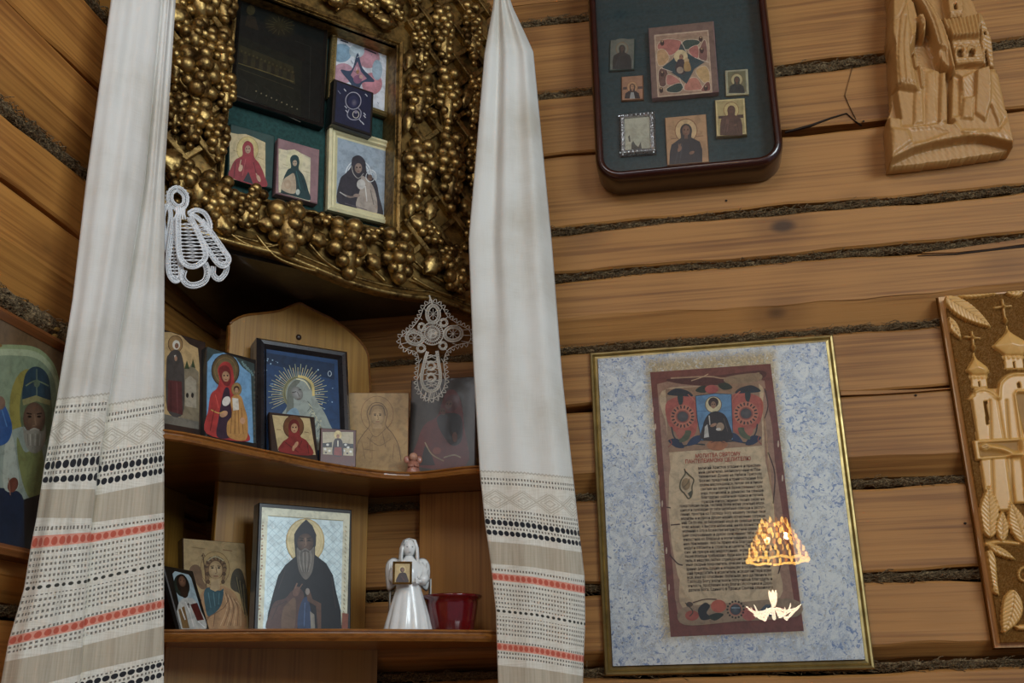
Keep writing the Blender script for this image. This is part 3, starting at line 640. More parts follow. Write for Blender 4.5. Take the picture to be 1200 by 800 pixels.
P.line([(428, 218), (430, 236)], 1, 'E0DCD4', False); P.line([(434, 222), (438, 240)], 1, '7A7068', False); P.ring(434, 207, 5.2, 6, .8, 'D8DCDC'); face(P, 433.5, 208, 4.4, '7E6456', '241A18')
P.ell(423, 216, 5, 6, 'D0CCC4'); P.line([(403, 228), (411, 231), (421, 228)], 2.2, '8C7A6E'); P.line([(398, 225), (406, 230)], 1.2, 'C8C4BC', False); P.ell(418, 229, 4, 2, '9A8476'); P.line([(404, 238), (430, 246)], .8, '6A6268', False)
P.build('painting', M['paint'], t)
# red saint and green saint
t, pl, r = icon('icon', 'small green-bordered icon of a red-veiled saint, lower left in the gilded niche', [(264, 149), (316, 164), (316, 228), (264, 211)], PB.off(.002), 'hang', 0, .014, 'frame_green', G1)
P = Paint(pl, .0143); P.poly([(269, 155), (278, 157), (288, 157), (298, 161), (311, 167), (311, 219), (269, 209)], 'D6C08C')
P.ell(290, 175, 12.5, 15, 'E4D48E', 'D8BE74'); P.ring(290, 175, 12.5, 15, .6, 'A89048')
P.poly([(270.5, 208), (271, 196), (276, 187), (284, 182), (284, 172), (288, 165.5), (293, 166), (297, 172), (298, 184), (304, 192), (310, 206), (310.5, 219)], 'A02A34', True)
P.poly([(285, 212), (291, 201), (297, 216)], '2A3038'); face(P, 290.5, 175, 5.6, 'CCA282', '3A2420'); P.line([(276, 190), (274, 208)], .8, '601820', False); P.line([(297, 190), (303, 214)], .8, '601820', False); P.line([(288, 186), (284, 206)], .7, 'C85A5A', False)
P.ell(282, 197, 2.4, 4.2, 'D4B08C', rot=.3); P.line([(281, 194), (282.5, 187)], 1.2, 'D4B08C', False); P.ell(303, 209, 2, 4.5, 'C8A080', rot=-.4); P.line([(300, 203), (303, 210)], 1.1, 'C8A080', False)
for q in ([(273, 176), (279, 178)], [(302, 184), (309, 187)]): P.line(q, .7, 'A8905A', False)
P.build('painting', M['paint'], t)
t, pl, r = icon('icon', 'small icon of a dark-green-robed saint with a dusty pink border, low in the gilded niche', [(321, 165), (369, 180), (369, 244), (320, 230)], PB.off(.002), 'hang', 0, .013, 'frame_pink', G1)
P = Paint(pl, .0133); P.poly([(326.5, 174), (336, 176), (345, 175), (352, 179), (364, 185), (363, 236), (326.5, 225)], 'DCD0A8')
P.ell(345, 188, 10, 12, 'E4DCB4', 'DCD2A0'); P.poly([(329, 225), (332, 210), (337, 199), (341, 196), (340, 186), (344, 181.5), (349, 183), (351, 190), (350, 198), (356, 206), (361, 222), (362, 235), (330, 226)], '183E40', True)
P.poly([(330, 222), (332, 211), (338, 206), (345, 204), (346, 226)], 'C0A888', True); P.ell(337, 216, 4, 5, 'CDB494', 'B89876'); P.line([(331, 226), (346, 229)], 1.6, '22282C', False)
face(P, 345.5, 191, 4.2, 'CFB494', '3A2A24'); P.ell(349, 225, 2.4, 3.4, 'C8D0C0'); P.line([(347, 200), (352, 222)], .8, '2E6A68', False); P.line([(352, 203), (358, 224)], .8, '102C30', False)
for q in ([(331, 192), (337, 194)], [(355, 200), (362, 202)]): P.line(q, .6, 'B4A57C', False)
P.build('painting', M['paint'], t)
# ---------------------------------------------------------------- upper shelf
G2 = 'icons on the upper corner shelf'
# a: arched icon at the far left
q = [(184, 382), (243, 402), (240, 508), (186, 492)]; pl = stand(q, .305, ZS1, az=64)
t, pl, r = icon('icon', 'brown icon of a standing grey-robed saint under a wavy arch, leftmost on the upper shelf', q, pl, 's', -.016, .016, 'dark_wood', G2, 0)
P = Paint(pl, .0003); P.poly([(188, 389), (200, 389), (212, 393), (222, 403), (232, 408), (234, 430), (233, 502), (188, 494)], 'C8A468', False)
P.poly([(214, 432), (222, 430), (226, 424), (229, 432), (233, 436), (233, 502), (210, 498)], '8A7C60'); P.poly([(217, 445), (223, 440), (230, 446), (230, 478), (217, 476)], 'A89C84'); P.ell(219.5, 463, 1.6, 3, '2A221E'); P.ell(225.5, 463, 1.6, 3, '2A221E')
P.poly([(216, 432), (219, 422), (222, 432)], '3A4A2A'); P.poly([(224, 430), (226, 420), (229, 431)], '3A4A2A'); P.poly([(188, 484), (233, 494), (233, 503), (188, 495)], '7A7466')
P.ell(205.5, 403, 8.5, 10, 'B08A50', '9A7440'); P.ring(205.5, 403, 8.5, 10, .7, '5A3A20'); P.poly([(196, 480), (195, 425), (198, 415), (203, 410), (210, 411), (214, 420), (216, 440), (214, 485)], '4A4440', True); P.poly([(197, 445), (213, 447), (214, 486), (196, 481)], '5E2A2A')
P.ell(206.5, 404, 4.4, 5.6, 'D8D0C0'); face(P, 207, 405, 3.8, '9A6A4A'); P.line([(205, 416), (206, 422)], 2.2, 'C8C0B0', False); P.ell(206, 420, 1.6, 3, 'B08060'); P.line([(200, 448), (200, 482)], .8, '3A1A1A', False); P.line([(207, 448), (208, 484)], .8, '7A4040', False)
P.build('painting', M['paint'], t)
# b: red and blue mother of god
q = [(243, 403), (300, 424), (302, 520), (241, 509)]; pl = stand(q, .30, ZS1, az=58)
t, pl, r = icon('icon', 'dark-edged icon of a red-veiled mother with a gold-robed child on a sky-blue ground', q, pl, 's', -.014, .014, 'black', G2, 0)
P = Paint(pl, .0003); P.poly([(243, 406), (298, 426), (300, 519), (242, 508)], '3A4A48'); P.poly([(243, 424), (250, 415), (262, 413), (276, 419), (284, 430), (294, 438), (297, 519), (242, 508)], '6FA4CC', False)
for k in range(12): P.ell(284+k*1.1, 424+k*1.2+(k % 3), 1.2, 1.2, '6A8A88')
for k in range(14): P.ell(298, 436+k*6, 1.1, 1.6, '5E5A50')
P.ell(264, 434, 16, 19, '8A7A48', '5E4A2A', .2); P.ring(264, 434, 16, 19, 1.1, '3A2A1A'); P.ring(264, 434, 12.5, 15, .8, '8C6A38')
P.poly([(242, 508), (244, 480), (247, 462), (254, 455), (257, 445), (255, 433), (260, 425), (267, 424), (272, 430), (274, 442), (276, 458), (284, 472), (288, 500), (290, 517)], 'B02822', True)
P.poly([(262, 458), (268, 455), (270, 470), (272, 500), (268, 513), (254, 511), (256, 490)], '3A2436', True)
P.poly([(256, 434), (262, 428), (269, 432), (271, 445), (268, 452), (262, 450)], '7A1E1C', True); face(P, 264.5, 441, 7.2, 'C89468', '2A1814', True, -.1)
P.ring(277, 456, 5.6, 7.4, .9, '8A6A30'); P.ell(277, 456, 5.2, 7, '9A7A40'); P.poly([(270, 470), (274, 463), (282, 464), (286, 476), (290, 492), (288, 515), (268, 512), (266, 496), (272, 486)], 'C08838', True)
for k in range(4): P.line([(272+k*3.5, 478), (270+k*5, 508)], .8, '8A5A1E', False)
P.poly([(272, 466), (279, 467), (280, 480), (273, 481)], 'D8D0C0'); P.ell(277, 456, 3.4, 4.2, '4A2E1C'); face(P, 277, 457.5, 3.8, 'C8986C'); P.ell(265, 470, 4.5, 6, 'D8D0C4', rot=.5)
P.ell(262, 485, 5, 3.5, 'C8946A', rot=-.5); P.ell(284, 493, 3, 4, 'C8946A'); P.line([(247, 480), (256, 484), (262, 482)], 1.2, 'D0A040'); P.line([(246, 505), (251, 480)], .9, '7A1410', False); P.line([(252, 462), (256, 478)], .9, 'D84A3A', False)
P.build('painting', M['paint'], t)
# c: blue icon in dark frame
q = [(293, 400), (405, 418), (403, 503), (300, 500)]; pl = stand(q, .246, ZS1)
t, pl, r = icon('icon', 'wide dark-framed icon of a veiled head in gold rays on deep blue', q, pl, 's', -.012, .012, 'black', G2, 0)
frame('dark_frame', pl, r, .016, [(0, .014), (.3, .019), (.6, .018), (.85, .012), (1, .010)], plain('dark_grey_frame', hexc('2C2A2C'), .3, .2, .2, .4), t)
P = Paint(pl, .0124); P.rct(r, '1D4470', .0145); P.clip = (r[0]+.0145, r[1]-.0145, r[2]+.0145, r[3]-.0145)
P.poly([(306, 412), (392, 426), (392, 445), (306, 425)], '163252')
for k in range(46): P.ell(*( (random.uniform(308, 330), random.uniform(418, 480)) if k % 2 else (random.uniform(370, 391), random.uniform(432, 520))), *([random.uniform(.3, .9)]*2), '9CC0DC')
cx, cy = 349, 462
for k in range(64):
    a_ = k/64*2*math.pi; R1 = 15; R2 = 31+4*(k % 2); c = 'D8C88A' if (k % 2 == 0) else 'A8B08C'
    if math.sin(a_) > .55: continue
    P.line([(cx+R1*math.cos(a_), cy+R1*1.1*math.sin(a_)), (cx+R2*math.cos(a_), cy+R2*1.02*math.sin(a_))], .8, c, False)
P.ell(cx, cy-1, 18, 20, 'A8A070', '8C8A5E'); P.ring(cx, cy-2, 16, 17.5, 1, '6A6A4A')
P.poly([(322, 520), (329, 488), (336, 476), (335, 460), (340, 448), (350, 443), (360, 448), (366, 460), (374, 474), (384, 492), (392, 525), (330, 525)], '9AA49A', True)
P.poly([(336, 474), (337, 456), (345, 446), (352, 446), (344, 458), (344, 478), (340, 500), (334, 500)], '6E7468', True); P.line([(349, 441), (358, 443), (366, 451), (367, 464)], 3., 'D8C070'); P.line([(347, 444), (357, 447), (363, 456)], 1, 'F0E6B0')
P.ell(348, 461, 6.5, 8.5, 'A8A6A4', '74766E', -.5); P.line([(342, 460), (347, 459)], 1, '3A3A38', False); P.line([(350, 457), (353, 456.5)], 1, '3A3A38', False); P.line([(348, 459), (351, 465)], .8, '5A5A54', False); P.line([(348, 468), (352, 467)], .9, '6A504A', False)
P.poly([(330, 500), (336, 484), (346, 478), (352, 490), (356, 520), (334, 524)], '7A9CB0', True)
for k in range(16): P.line([(360+k*1.6, 470+k*3), (364+k*1.4, 476+k*3), (360+k*1.5, 482+k*3)], .7, 'D0CCA4' if k % 2 else '5A6258')
for k in range(10): P.ell(366+random.uniform(-5, 14), 490+random.uniform(-6, 26), 1.2, 1.2, 'C8C8A8')
P.ring(386, 438, 2, 3, .7, 'B8C8D4'); P.build('painting', M['paint'], t)
# f: pale wooden icon
q = [(406, 460), (478, 459.5), (480, 540), (405, 537)]; pl = stand(q, .25, ZS1)
t, pl, r = icon('icon', 'unframed pale gold-brown icon of a veiled saint drawn in thin lines', q, pl, 's', -.012, .012, 'edge_wood', G2, 0)
P = Paint(pl, .0003); P.rct(r, 'B08A4A', .001); P.clip = (r[0]+.001, r[1]-.001, .001, r[3]-.001)
P.ring(442, 485, 19, 21, .7, '8A6230'); P.ell(442, 485, 18.5, 20.5, 'B8924E', 'B08848'); P.poly([(416, 545), (419, 520), (426, 508), (433, 498), (430, 484), (435, 474), (442, 471.5), (449, 474), (454, 484), (452, 498), (460, 508), (467, 522), (470, 545)], 'A88246', True)
P.line([(416, 540), (419, 520), (426, 508), (433, 498), (430, 484), (435, 474), (442, 471.5), (449, 474), (454, 484), (452, 498), (460, 508), (467, 522), (470, 540)], .8, '6A4A24')
P.ell(442.5, 487, 9, 11.5, '9A7A44'); P.line([(433, 486), (436, 477), (442, 474.5), (449, 477), (451.5, 487)], 1.3, '6E5430'); P.ell(442.5, 488, 7, 9.5, 'C8A468', 'A88450')
for sx in (-1, 1): P.line([(442.5+sx*4.6, 485), (442.5+sx*1.6, 484.8)], .8, '4A3420', False); P.ell(442.5+sx*3, 486.3, 1.2, .8, '3A2818')
P.line([(442.5, 486), (443.4, 491.5), (441.8, 491.8)], .7, '7A5A34', False); P.line([(440.4, 494), (444.8, 494)], .9, '8A4A30', False); P.poly([(438, 497), (447, 497), (448, 502), (437, 502)], 'B8925A')
for q_ in ([(432, 502), (440, 512), (452, 502)], [(430, 512), (444, 522), (458, 514)], [(436, 520), (436, 538)], [(448, 506), (452, 524)], [(424, 518), (428, 538)], [(462, 520), (460, 538)], [(434, 530), (434, 516), (437, 510)], [(426, 526), (440, 528)]): P.line(q_, .6, '7E5C30')
P.build('painting', M['paint'], t)
# g: dark icon at the right end
q = [(479, 446), (556, 440), (559, 540), (481, 540)]; xg = PR(-.045).px(518, 520)[0]; pl = PA((xg, -.045, ZS1), 2, .10)
t, pl, r = icon('icon', 'dark icon of a red-robed mother holding a child, behind the lace cross', q, pl, 's', -.012, .012, 'dark_wood', G2, 0)
P = Paint(pl, .0003); P.rct(r, '3A3228', .004); P.clip = (r[0]+.003, r[1]-.003, .001, r[3]-.003)
P.ring(528, 464, 17, 21, .8, '3A2C1C'); P.poly([(486, 545), (490, 515), (498, 497), (512, 488), (517, 474), (524, 458), (534, 458), (541, 474), (544, 500), (546, 545)], '6A1E18', True); P.poly([(512, 490), (524, 484), (540, 488), (541, 515), (530, 522), (518, 508)], '1C1C20', True)
P.ell(530, 472, 8, 10, '5A1A16', rot=.4); face(P, 526, 474, 6.5, '7A4A34', '1A100C', True, .5); face(P, 519, 482, 5, '7E4C34', '1A100C', True, -.4)
P.poly([(492, 545), (498, 522), (505, 530), (510, 545)], '20181A'); P.line([(498, 518), (506, 532), (520, 540)], 1.4, 'A08A60'); P.line([(520, 536), (532, 533), (540, 536)], 1.6, 'A89878'); P.ell(512, 528, 5, 4, '8A3A22'); P.ell(533, 512, 3, 6, '6E4634')
P.build('painting', M['paint'], t)
# d: small red saint with brown border, tilted back at the front
q = [(311.5, 482), (368, 487.5), (373, 530), (321, 524)]; pl = stand([(311.5, 482), (368, 487.5), (374, 530), (323, 524)], .285, ZS1, az=38)
t, pl, r = icon('icon', 'small brown-bordered icon of a red-robed saint with crossed hands, at the shelf edge', q, pl, 's', -.008, .008, 'dark_wood', G2, 0)
P = Paint(pl, .0003); P.poly([(319, 486), (363, 490), (370, 533), (326, 528)], 'C8B078'); P.ell(344, 500, 12, 13.5, '8A5A30', '6E4020'); P.ring(344, 500, 12, 13.5, .6, '4A2814')
P.poly([(328, 529), (331, 518), (338, 512), (338, 500), (341, 494), (347, 493), (351, 500), (352, 511), (360, 517), (366, 533)], '8A2420', True); P.ell(344.5, 499, 6.4, 8, '6E1E1A'); face(P, 345, 501.5, 6.6, 'C8986A', '2A1610')
for q_ in ([(334, 518), (342, 524), (350, 530)], [(354, 516), (350, 524)], [(360, 520), (362, 531)]): P.line(q_, .8, '541412')
P.ell(347, 521, 2, 4.2, 'C8946A', rot=.5); P.ell(344, 525, 1.6, 3.4, 'C08A60', rot=.2); P.line([(324, 503), (329, 503.6)], .7, '7A5A34', False); P.line([(357, 506), (362, 507)], .7, '7A5A34', False)
P.build('painting', M['paint'], t)
# e: tiny icon
q = [(375, 502.5), (417.5, 502), (417.5, 535), (375.5, 531)]; pl = stand(q, .30, ZS1, az=30)
t, pl, r = icon('icon', 'tiny red-bordered icon of a dark-robed saint before white buildings, at the shelf edge', q, pl, 's', -.006, .006, 'dark_wood', G2, 0)
P = Paint(pl, .0003); P.rct(r, '5A2018', .001); P.poly([(378, 506), (414, 506), (414, 534), (378.5, 532)], 'B8AC8A'); P.poly([(378, 519), (389, 518), (389, 524), (378, 524)], '1E2028'); P.poly([(402, 519), (414, 520), (414, 525), (402, 525)], '20242A')
for x, y in ((381, 526), (386, 528), (403, 528), (408, 524), (411, 529), (405, 521), (384, 521)): P.ell(x, y, 1.6, 1.4, 'E0E0D8')
for x, y in ((382, 530), (407, 531), (412, 522)): P.ell(x, y, 1.3, 1, '2A3040')
P.ell(396, 509.5, 4.6, 5.2, 'D8C27C'); P.poly([(390, 533), (390.5, 520), (393, 514), (399, 514), (402, 521), (401.5, 534)], '2E2028', True); P.poly([(391, 533), (392, 524), (400, 524), (401, 534)], '8A2A22'); face(P, 396, 511, 3, 'B88458'); P.line([(396, 516), (396, 523)], 1.2, 'E0DCC8', False)
P.build('painting', M['paint'], t)
# tiny pinkish figurine
dz = DL(.295, lat_for(484, .295, ZS1), ZS1); t = thing('angel_figurine', dz, 'tiny pinkish-brown angel figurine standing at the right of the upper shelf', 'figurine')
pk = plain('pinkish_terracotta', hexc('A8705C'), .4, 0, .15, .3)
MB().lathe(dz, [(.0001, 0), (.0105, 0), (.011, .002), (.0085, .010), (.007, .018), (.0045, .021), (.0001, .0215)], 18).build('robe', pk, t, True)
MB().ico(dz+[0, 0, .0265], .0062, 2).build('head', plain('pale_terracotta', hexc('C8957C'), .4), t, True)
cax = np.array([.94, .34, 0]); fr = np.array([.34, -.94, 0])
for s_ in (-1, 1):
    MB().ico(dz+cax*s_*.0085-fr*.003+[0, 0, .0235], 1, 2, [cax*.0045, fr*.002, (0, 0, .0055)]).build('wing', pk, t, True)
    MB().tube([dz+cax*s_*.006+[0, 0, .018], dz+cax*s_*.006+fr*.006+[0, 0, .012], dz+cax*s_*.001+fr*.009+[0, 0, .013]], .002, 6).build('arm', pk, t, True)
# ---------------------------------------------------------------- lower shelf
G3 = 'icons on the lower corner shelf'
q = [(302, 588.5), (413.5, 597), (410, 735), (299, 735)]; pl = stand(q, .268, ZS2)
t, pl, r = icon('icon', 'large icon of a dark-hooded bearded monk on shining patterned silver, in a dark board', q, pl, 's', -.02, .02, 'black', G3, 0)
P = Paint(pl, .0003); P.clip = (r[0]+.002, r[1]-.002, .0005, r[3]-.002); P.poly([(307, 594), (410, 601.6), (406.5, 737), (302, 737)], 'D6D2B4'); P.poly([(314, 604), (402, 610), (399, 737), (308, 737)], 'D2E6E8')  # window's reflection in the silver put into the pale blue-white colour
for k in range(-12, 22):
    for s_ in (1, -1):
        pts = [(x, (612+k*9)+s_*(x-357)*.95) for x in np.linspace(313, 400, 30)]; pts = [(x, y) for x, y in pts if 608+.07*(x-314) < y < 736]
        if len(pts) > 1: P.line([pts[0], pts[-1]], .7, 'B2CCD2', False)
for k in range(13): P.ell(320+(k*37 % 78), 618+(k*53 % 110), 1, 1, 'EAF4F4')
for k in range(30): P.ell(308-k*.14+random.uniform(-.6, .6), 612+k*3.9, 1.1, 1.2, 'A07A5A' if k % 3 else 'C8B890')
for k in range(24): P.line([(404.5-k*.12, 616+k*5), (406-k*.12, 618.5+k*5)], .8, 'A89A70', False)
P.line([(314, 604), (402, 610)], .7, 'A89A6A', False); P.ell(357.5, 634, 22, 26, 'E0C890', 'D2BE86'); P.ring(357.5, 634, 22, 26, 1.2, 'B89A5A'); P.ring(357.5, 634, 18.5, 22, .6, 'C8B070')
P.poly([(312, 738), (314, 718), (320, 695), (326, 674), (334, 662), (346, 652), (345, 640), (344.5, 626), (350, 617), (358.5, 608.5), (366, 616), (370.5, 627), (369, 640), (369, 650), (382, 660), (390, 674), (394, 695), (399, 715), (400, 738)], '17151A', False)
P.poly([(345.5, 640), (345, 626), (351, 616), (358.5, 610), (366, 617), (370, 628), (369, 641), (363, 634), (351, 634)], '26242A', True)
P.ell(357.5, 636, 9.5, 11, '6E5240', '4A3428'); P.line([(347, 634), (368, 634)], .8, '3A2A22', False)
for sx in (-1, 1): P.line([(357.5+sx*7, 630), (357.5+sx*2, 631)], 1.3, '241A16', False); P.ell(357.5+sx*4.3, 633, 1.9, 1, '1A1210')
P.line([(357.5, 630), (358.5, 639), (356, 640)], 1.2, '8A6A52', False); P.line([(350, 641), (354, 646)], .8, '3A2A22', False)
P.poly([(347.5, 642), (352, 645), (357.5, 642), (363, 645), (368, 641), (367.5, 658), (365, 671), (358, 679), (351, 671), (348, 658)], '6A6258', True)
for k in range(7): P.line([(351+k*2.1, 645), (350.5+k*2.3, 656), (354+k*1.2, 670)], .7, ['8E857A', '4C463E'][k % 2])
P.line([(354, 647), (357.5, 645), (361.5, 647)], 1, '3A2E28'); P.poly([(313, 738), (316, 718), (322, 705), (334, 701), (342, 692), (352, 690), (356, 700), (350, 715), (346, 738)], '54352C', True)
P.poly([(330, 738), (331, 715), (338, 705), (346, 702), (344, 738)], '6A4C34', True); P.poly([(350, 738), (349, 720), (354, 703), (360, 700), (364, 716), (367, 738)], '2A3C5E', True); P.line([(357, 706), (356, 734)], 1.1, '46608A', False)
P.poly([(358, 690), (362, 690), (366, 702), (376, 707), (376, 738), (372, 738), (370, 710), (360, 704)], '5E3F2C'); P.poly([(363, 716), (368, 720), (369, 738), (364, 738)], '8A8274')
P.ell(347, 693, 4, 6, '6E4A3A', rot=.4); P.line([(345, 690), (348, 683)], 1.6, '7A5642', False); P.line([(350, 690), (354, 684)], 1.4, '7A5642', False); P.ell(360, 693, 2.6, 4, '8A7E74')
for q_ in ([(320, 712), (336, 704)], [(318, 726), (326, 708)], [(388, 676), (393, 712)], [(334, 668), (326, 690)]): P.line(q_, .8, '3A2C2A', False)
P.poly([(401, 718), (408, 719), (407, 737), (400, 737)], '8A4A30'); P.build('painting', paint_mat('silver_ground_paint', .3, .5, .15, .03), t)
# angel icon
q = [(215, 630), (286, 636), (293, 735), (214.5, 735)]; pl = stand(q, .232, ZS2)
t, pl, r = icon('icon', 'unframed ochre icon of a curly-haired winged angel, left on the lower shelf', q, pl, 's', -.014, .014, 'dark_wood', G3, 0)
P = Paint(pl, .0003); P.rct(r, 'B49660', .001); P.clip = (r[0]+.001, r[1]-.001, .0005, r[3]-.001)
P.ring(252, 666, 17, 20, .8, '8A6A3A'); P.ell(252, 666, 16.5, 19.5, 'BC9E66', 'B49458')
P.poly([(222, 668), (226, 662), (232, 662), (236, 668), (238, 680), (243, 688), (236, 690), (228, 680)], '7A5A3A', True); P.poly([(270, 686), (272, 672), (277, 666), (283, 668), (287, 680), (290, 700), (290, 722), (286, 705), (280, 695), (274, 692)], '4E4636', True)
for k in range(6): P.line([(275+k*2, 674+k*2), (279+k*1.6, 690+k*4), (283+k*1., 700+k*5)], .8, '84764E' if k % 2 else '2E2C24')
P.poly([(222, 738), (226, 715), (234, 698), (240, 690), (248, 686), (260, 686), (272, 692), (280, 705), (286, 738)], 'B08454', True)
P.poly([(239, 694), (244, 688), (257, 692), (262, 690), (260, 706), (254, 716), (244, 722), (240, 708)], '2E5660', True)
for q_ in ([(244, 694), (247, 712)], [(250, 694), (252, 710)], [(257, 694), (256, 708)]): P.line(q_, .9, '50808A')
for k in range(7): P.line([(262+k*2.4, 692+k*2), (266+k*2.6, 712), (258+k*4, 733)], .8, '7A5030' if k % 2 else 'D0A878')
for q_ in ([(246, 722), (236, 734)], [(252, 718), (250, 734)], [(236, 702), (228, 726)], [(242, 724), (262, 712), (268, 700)]): P.line(q_, .9, '7E5634')
P.ell(252.5, 665, 11, 13.5, '6A4A2A'); 
for k in range(16): a_ = math.pi+k/15*math.pi*1.0; P.ell(252.5+11*math.cos(a_), 666+12.5*math.sin(a_), 2.2, 2.4, '5A3E24' if k % 2 else '8A6A40')
for sx in (-1, 1):
    for k in range(4): P.ell(252.5+sx*(10.5-.6*k), 668+k*4.5, 2.3, 2.6, '5E4226' if k % 2 else '86643C')
P.line([(243, 657), (252, 652), (262, 657)], 1.3, 'B8AC84'); P.poly([(248, 676), (257, 676), (258, 690), (252, 693), (246, 690)], 'BFA070'); P.ell(252.5, 668, 8, 11, 'CDB080', 'AE8C58')
for sx in (-1, 1): P.line([(252.5+sx*6, 663.5), (252.5+sx*1.8, 663)], 1, '4A3018', False); P.ell(252.5+sx*3.8, 665.3, 1.6, 1, '2E1C10')
P.line([(252.8, 664), (254, 671), (252, 671.8)], .9, '8A6438', False); P.line([(250, 675), (255.5, 675)], 1.1, '8E4630', False); P.line([(237.5, 650), (240, 668), (241.5, 686)], 1, '5A3A20', False); P.line([(236, 652), (238, 648), (240, 652)], 1, '5A3A20', False)
P.line([(224, 641), (240, 643)], 1.1, '9C7C48', False); P.line([(261, 644), (272, 645.5)], 1.1, '8C6438', False); P.build('painting', M['paint'], t)
# small dark icon leaning in front of it
q = [(192, 661), (225.5, 669), (246, 735), (210, 735)]; p0 = DL(.262, lat_for(228, .262, ZS2), ZS2); best = None
for A in range(40, 86, 3):
    for l in (.1, .2, .3, .4, .5, .6, .7):
        for ty in (0,):
            c_ = PA(p0, A, l); k_ = [c_.px(*z) for z in q]; e_ = (k_[0][1]-k_[1][1])**2+(k_[0][0]-k_[3][0])**2+(k_[1][0]-k_[2][0])**2
            if best is None or e_ < best[0]: best = (e_, c_)
pl = best[1]
t, pl, r = icon('icon', 'small black-edged icon of a bearded man in a white stole, leaning by the towel', q, pl, 's', -.006, .006, 'black', G3, 0)
P = Paint(pl, .0003); P.clip = (r[0]+.001, r[1]-.001, .0005, r[3]-.001); P.poly([(202, 672), (205, 669), (221, 673), (224, 677), (242, 736), (216, 736)], 'A8C0C8'); P.ell(213, 686, 9, 13.5, '2C4038', '1E2A24', -.25)
P.poly([(209, 736), (208, 712), (213, 702), (222, 700), (230, 706), (242, 736)], 'C8C8C0', True); P.poly([(209, 714), (216, 710), (222, 736), (214, 736)], '8A6838'); P.poly([(223, 708), (231, 706), (239, 726), (231, 727)], '5E1C18')
P.ell(214, 684, 7, 12, '2A1A12', '1C120E', -.25); P.ell(213.5, 681, 4.2, 6.4, '8C6044', '5E3E2C', -.2); P.ell(216, 694, 4.6, 6.5, '2E1E16', None, -.25)
for sx in (-1, 1): P.ell(213.5+sx*1.8, 680+sx*.4, .9, .6, '180E0A')
for q_ in ([(217, 705), (222, 716), (227, 734)], [(212, 712), (217, 726)]): P.line(q_, 1.4, 'E8E4DC')
P.line([(219, 708), (222, 708)], .9, '3A2018', False); P.line([(220.5, 706), (221.5, 712)], .9, '3A2018', False); P.line([(232, 728), (240, 735)], 1, 'F0F0F0', False); P.build('painting', M['paint'], t)
# another dark icon seen edge-on behind the towel
pl = PA(DL(.275, -.168, ZS2), 66, .18); t = thing('icon', DL(.275, -.168, ZS2), 'thin dark icon board seen nearly edge-on beside the left towel', 'icon', G3); board('board', pl, (-.045, .008, 0, .086), -.008, 0, M['dark_wood'], t); frame('border', pl, (-.045, .008, 0, .086), .006, [(0, .0015), (1, .0012)], M['edge_wood'], t, 0)
# white angel
az_ = 22; pA = PA(DL(.33, lat_for(478, .33, ZS2), ZS2), az_); A0 = pA.p0
t = thing('angel_figurine', A0, 'white glazed ceramic angel with long hair holding a tiny gold-framed icon', 'figurine')
sc = (pA.px(474, 631)[1])/ .125   # height scale
def aw(u, v, d): return pA.w(u*sc, v*sc, d*sc)
# robe: pleated lathe
mb = MB(); K = 64; prof = [(0, .031, .022), (.004, .0315, .0225), (.02, .028, .020), (.04, .0225, .017), (.056, .0175, .0145), (.066, .0165, .014), (.078, .019, .0145), (.088, .0195, .0135), (.094, .013, .010), (.098, .0075, .0075), (.101, .006, .006)]
V = []
for z, a_, b_ in prof:
    pw = max(0, 1-z/.06)
    for j in range(K):
        g = 2*math.pi*j/K; w_ = 1+.06*pw*math.sin(g*11+.6*math.sin(z*60))+.02*pw*math.sin(g*23); V.append(aw(a_*math.cos(g)*w_, z, b_*math.sin(g)*w_))
mb.add(V, [(i*K+j, (i+1)*K+j, (i+1)*K+(j+1) % K, i*K+(j+1) % K) for i in range(len(prof)-1) for j in range(K)]+[tuple(range(K))]); mb.build('robe', M['ceramic'], t, True)
# head with face, hair
hd = MB(); V = []; n1, n2 = 26, 18
for i in range(n2+1):
    th = math.pi*i/n2
    for j in range(n1):
        g = 2*math.pi*j/n1; x, y, z = math.sin(th)*math.cos(g), math.cos(th), math.sin(th)*math.sin(g)
        u = x*.0092*(1-.18*max(0, -y)); v = .1115+y*.0125; d = z*.0098
        if z > 0:
            d += .0022*math.exp(-((x/.16)**2+((y+.12)/.22)**2))+.0008*math.exp(-((x/.3)**2+((y+.5)/.12)**2))-.0012*sum(math.exp(-(((x-s_*.38)/.2)**2+((y-.08)/.14)**2)) for s_ in (-1, 1))
        V.append(aw(u, v, d+.0015))
hd.add(V, [(i*n1+j, (i+1)*n1+j, (i+1)*n1+(j+1) % n1, i*n1+(j+1) % n1)[::-1] for i in range(n2) for j in range(n1)]); h_ = hd.build('head', M['ceramic'], t, True)
for s_ in (-1, 1): MB().ico(aw(s_*.0035, .1125, .0098), 1, 1, [pA.ex*.0013*sc, pA.ez*.0007*sc, pA.n*.0006*sc]).build('eye', plain('grey_eye_paint', hexc('44464A'), .4), h_)
MB().tube([aw(-.0016, .1055, .0108), aw(0, .1051, .0112), aw(.0016, .1055, .0108)], .0004*sc, 5).build('mouth', plain('pale_lip', hexc('B4AEA8'), .4), h_)
hb = MB(); hb.ico(aw(0, .1135, -.0035), 1, 3, [pA.ex*.0118*sc, pA.ez*.0132*sc, pA.n*.0112*sc])
for j in range(26):
    g = math.pi*(-.16+1.32*j/25); x = math.cos(g); d = -math.sin(g)
    hb.tube([aw(x*.001, .1245, .002+d*.002), aw(x*.0075, .1215, .0015+d*.0085+.002), aw(x*.0112, .112, .001+d*.0108), aw(x*.0122, .100, .0005+d*.011), aw(x*.0128+.0006*(j % 2), .087-.002*(j % 3), .0008+d*.0115)], [.0012*sc, .0019*sc, .002*sc, .002*sc, .001*sc], 6)
hb.build('hair', M['ceramic'], t, True)
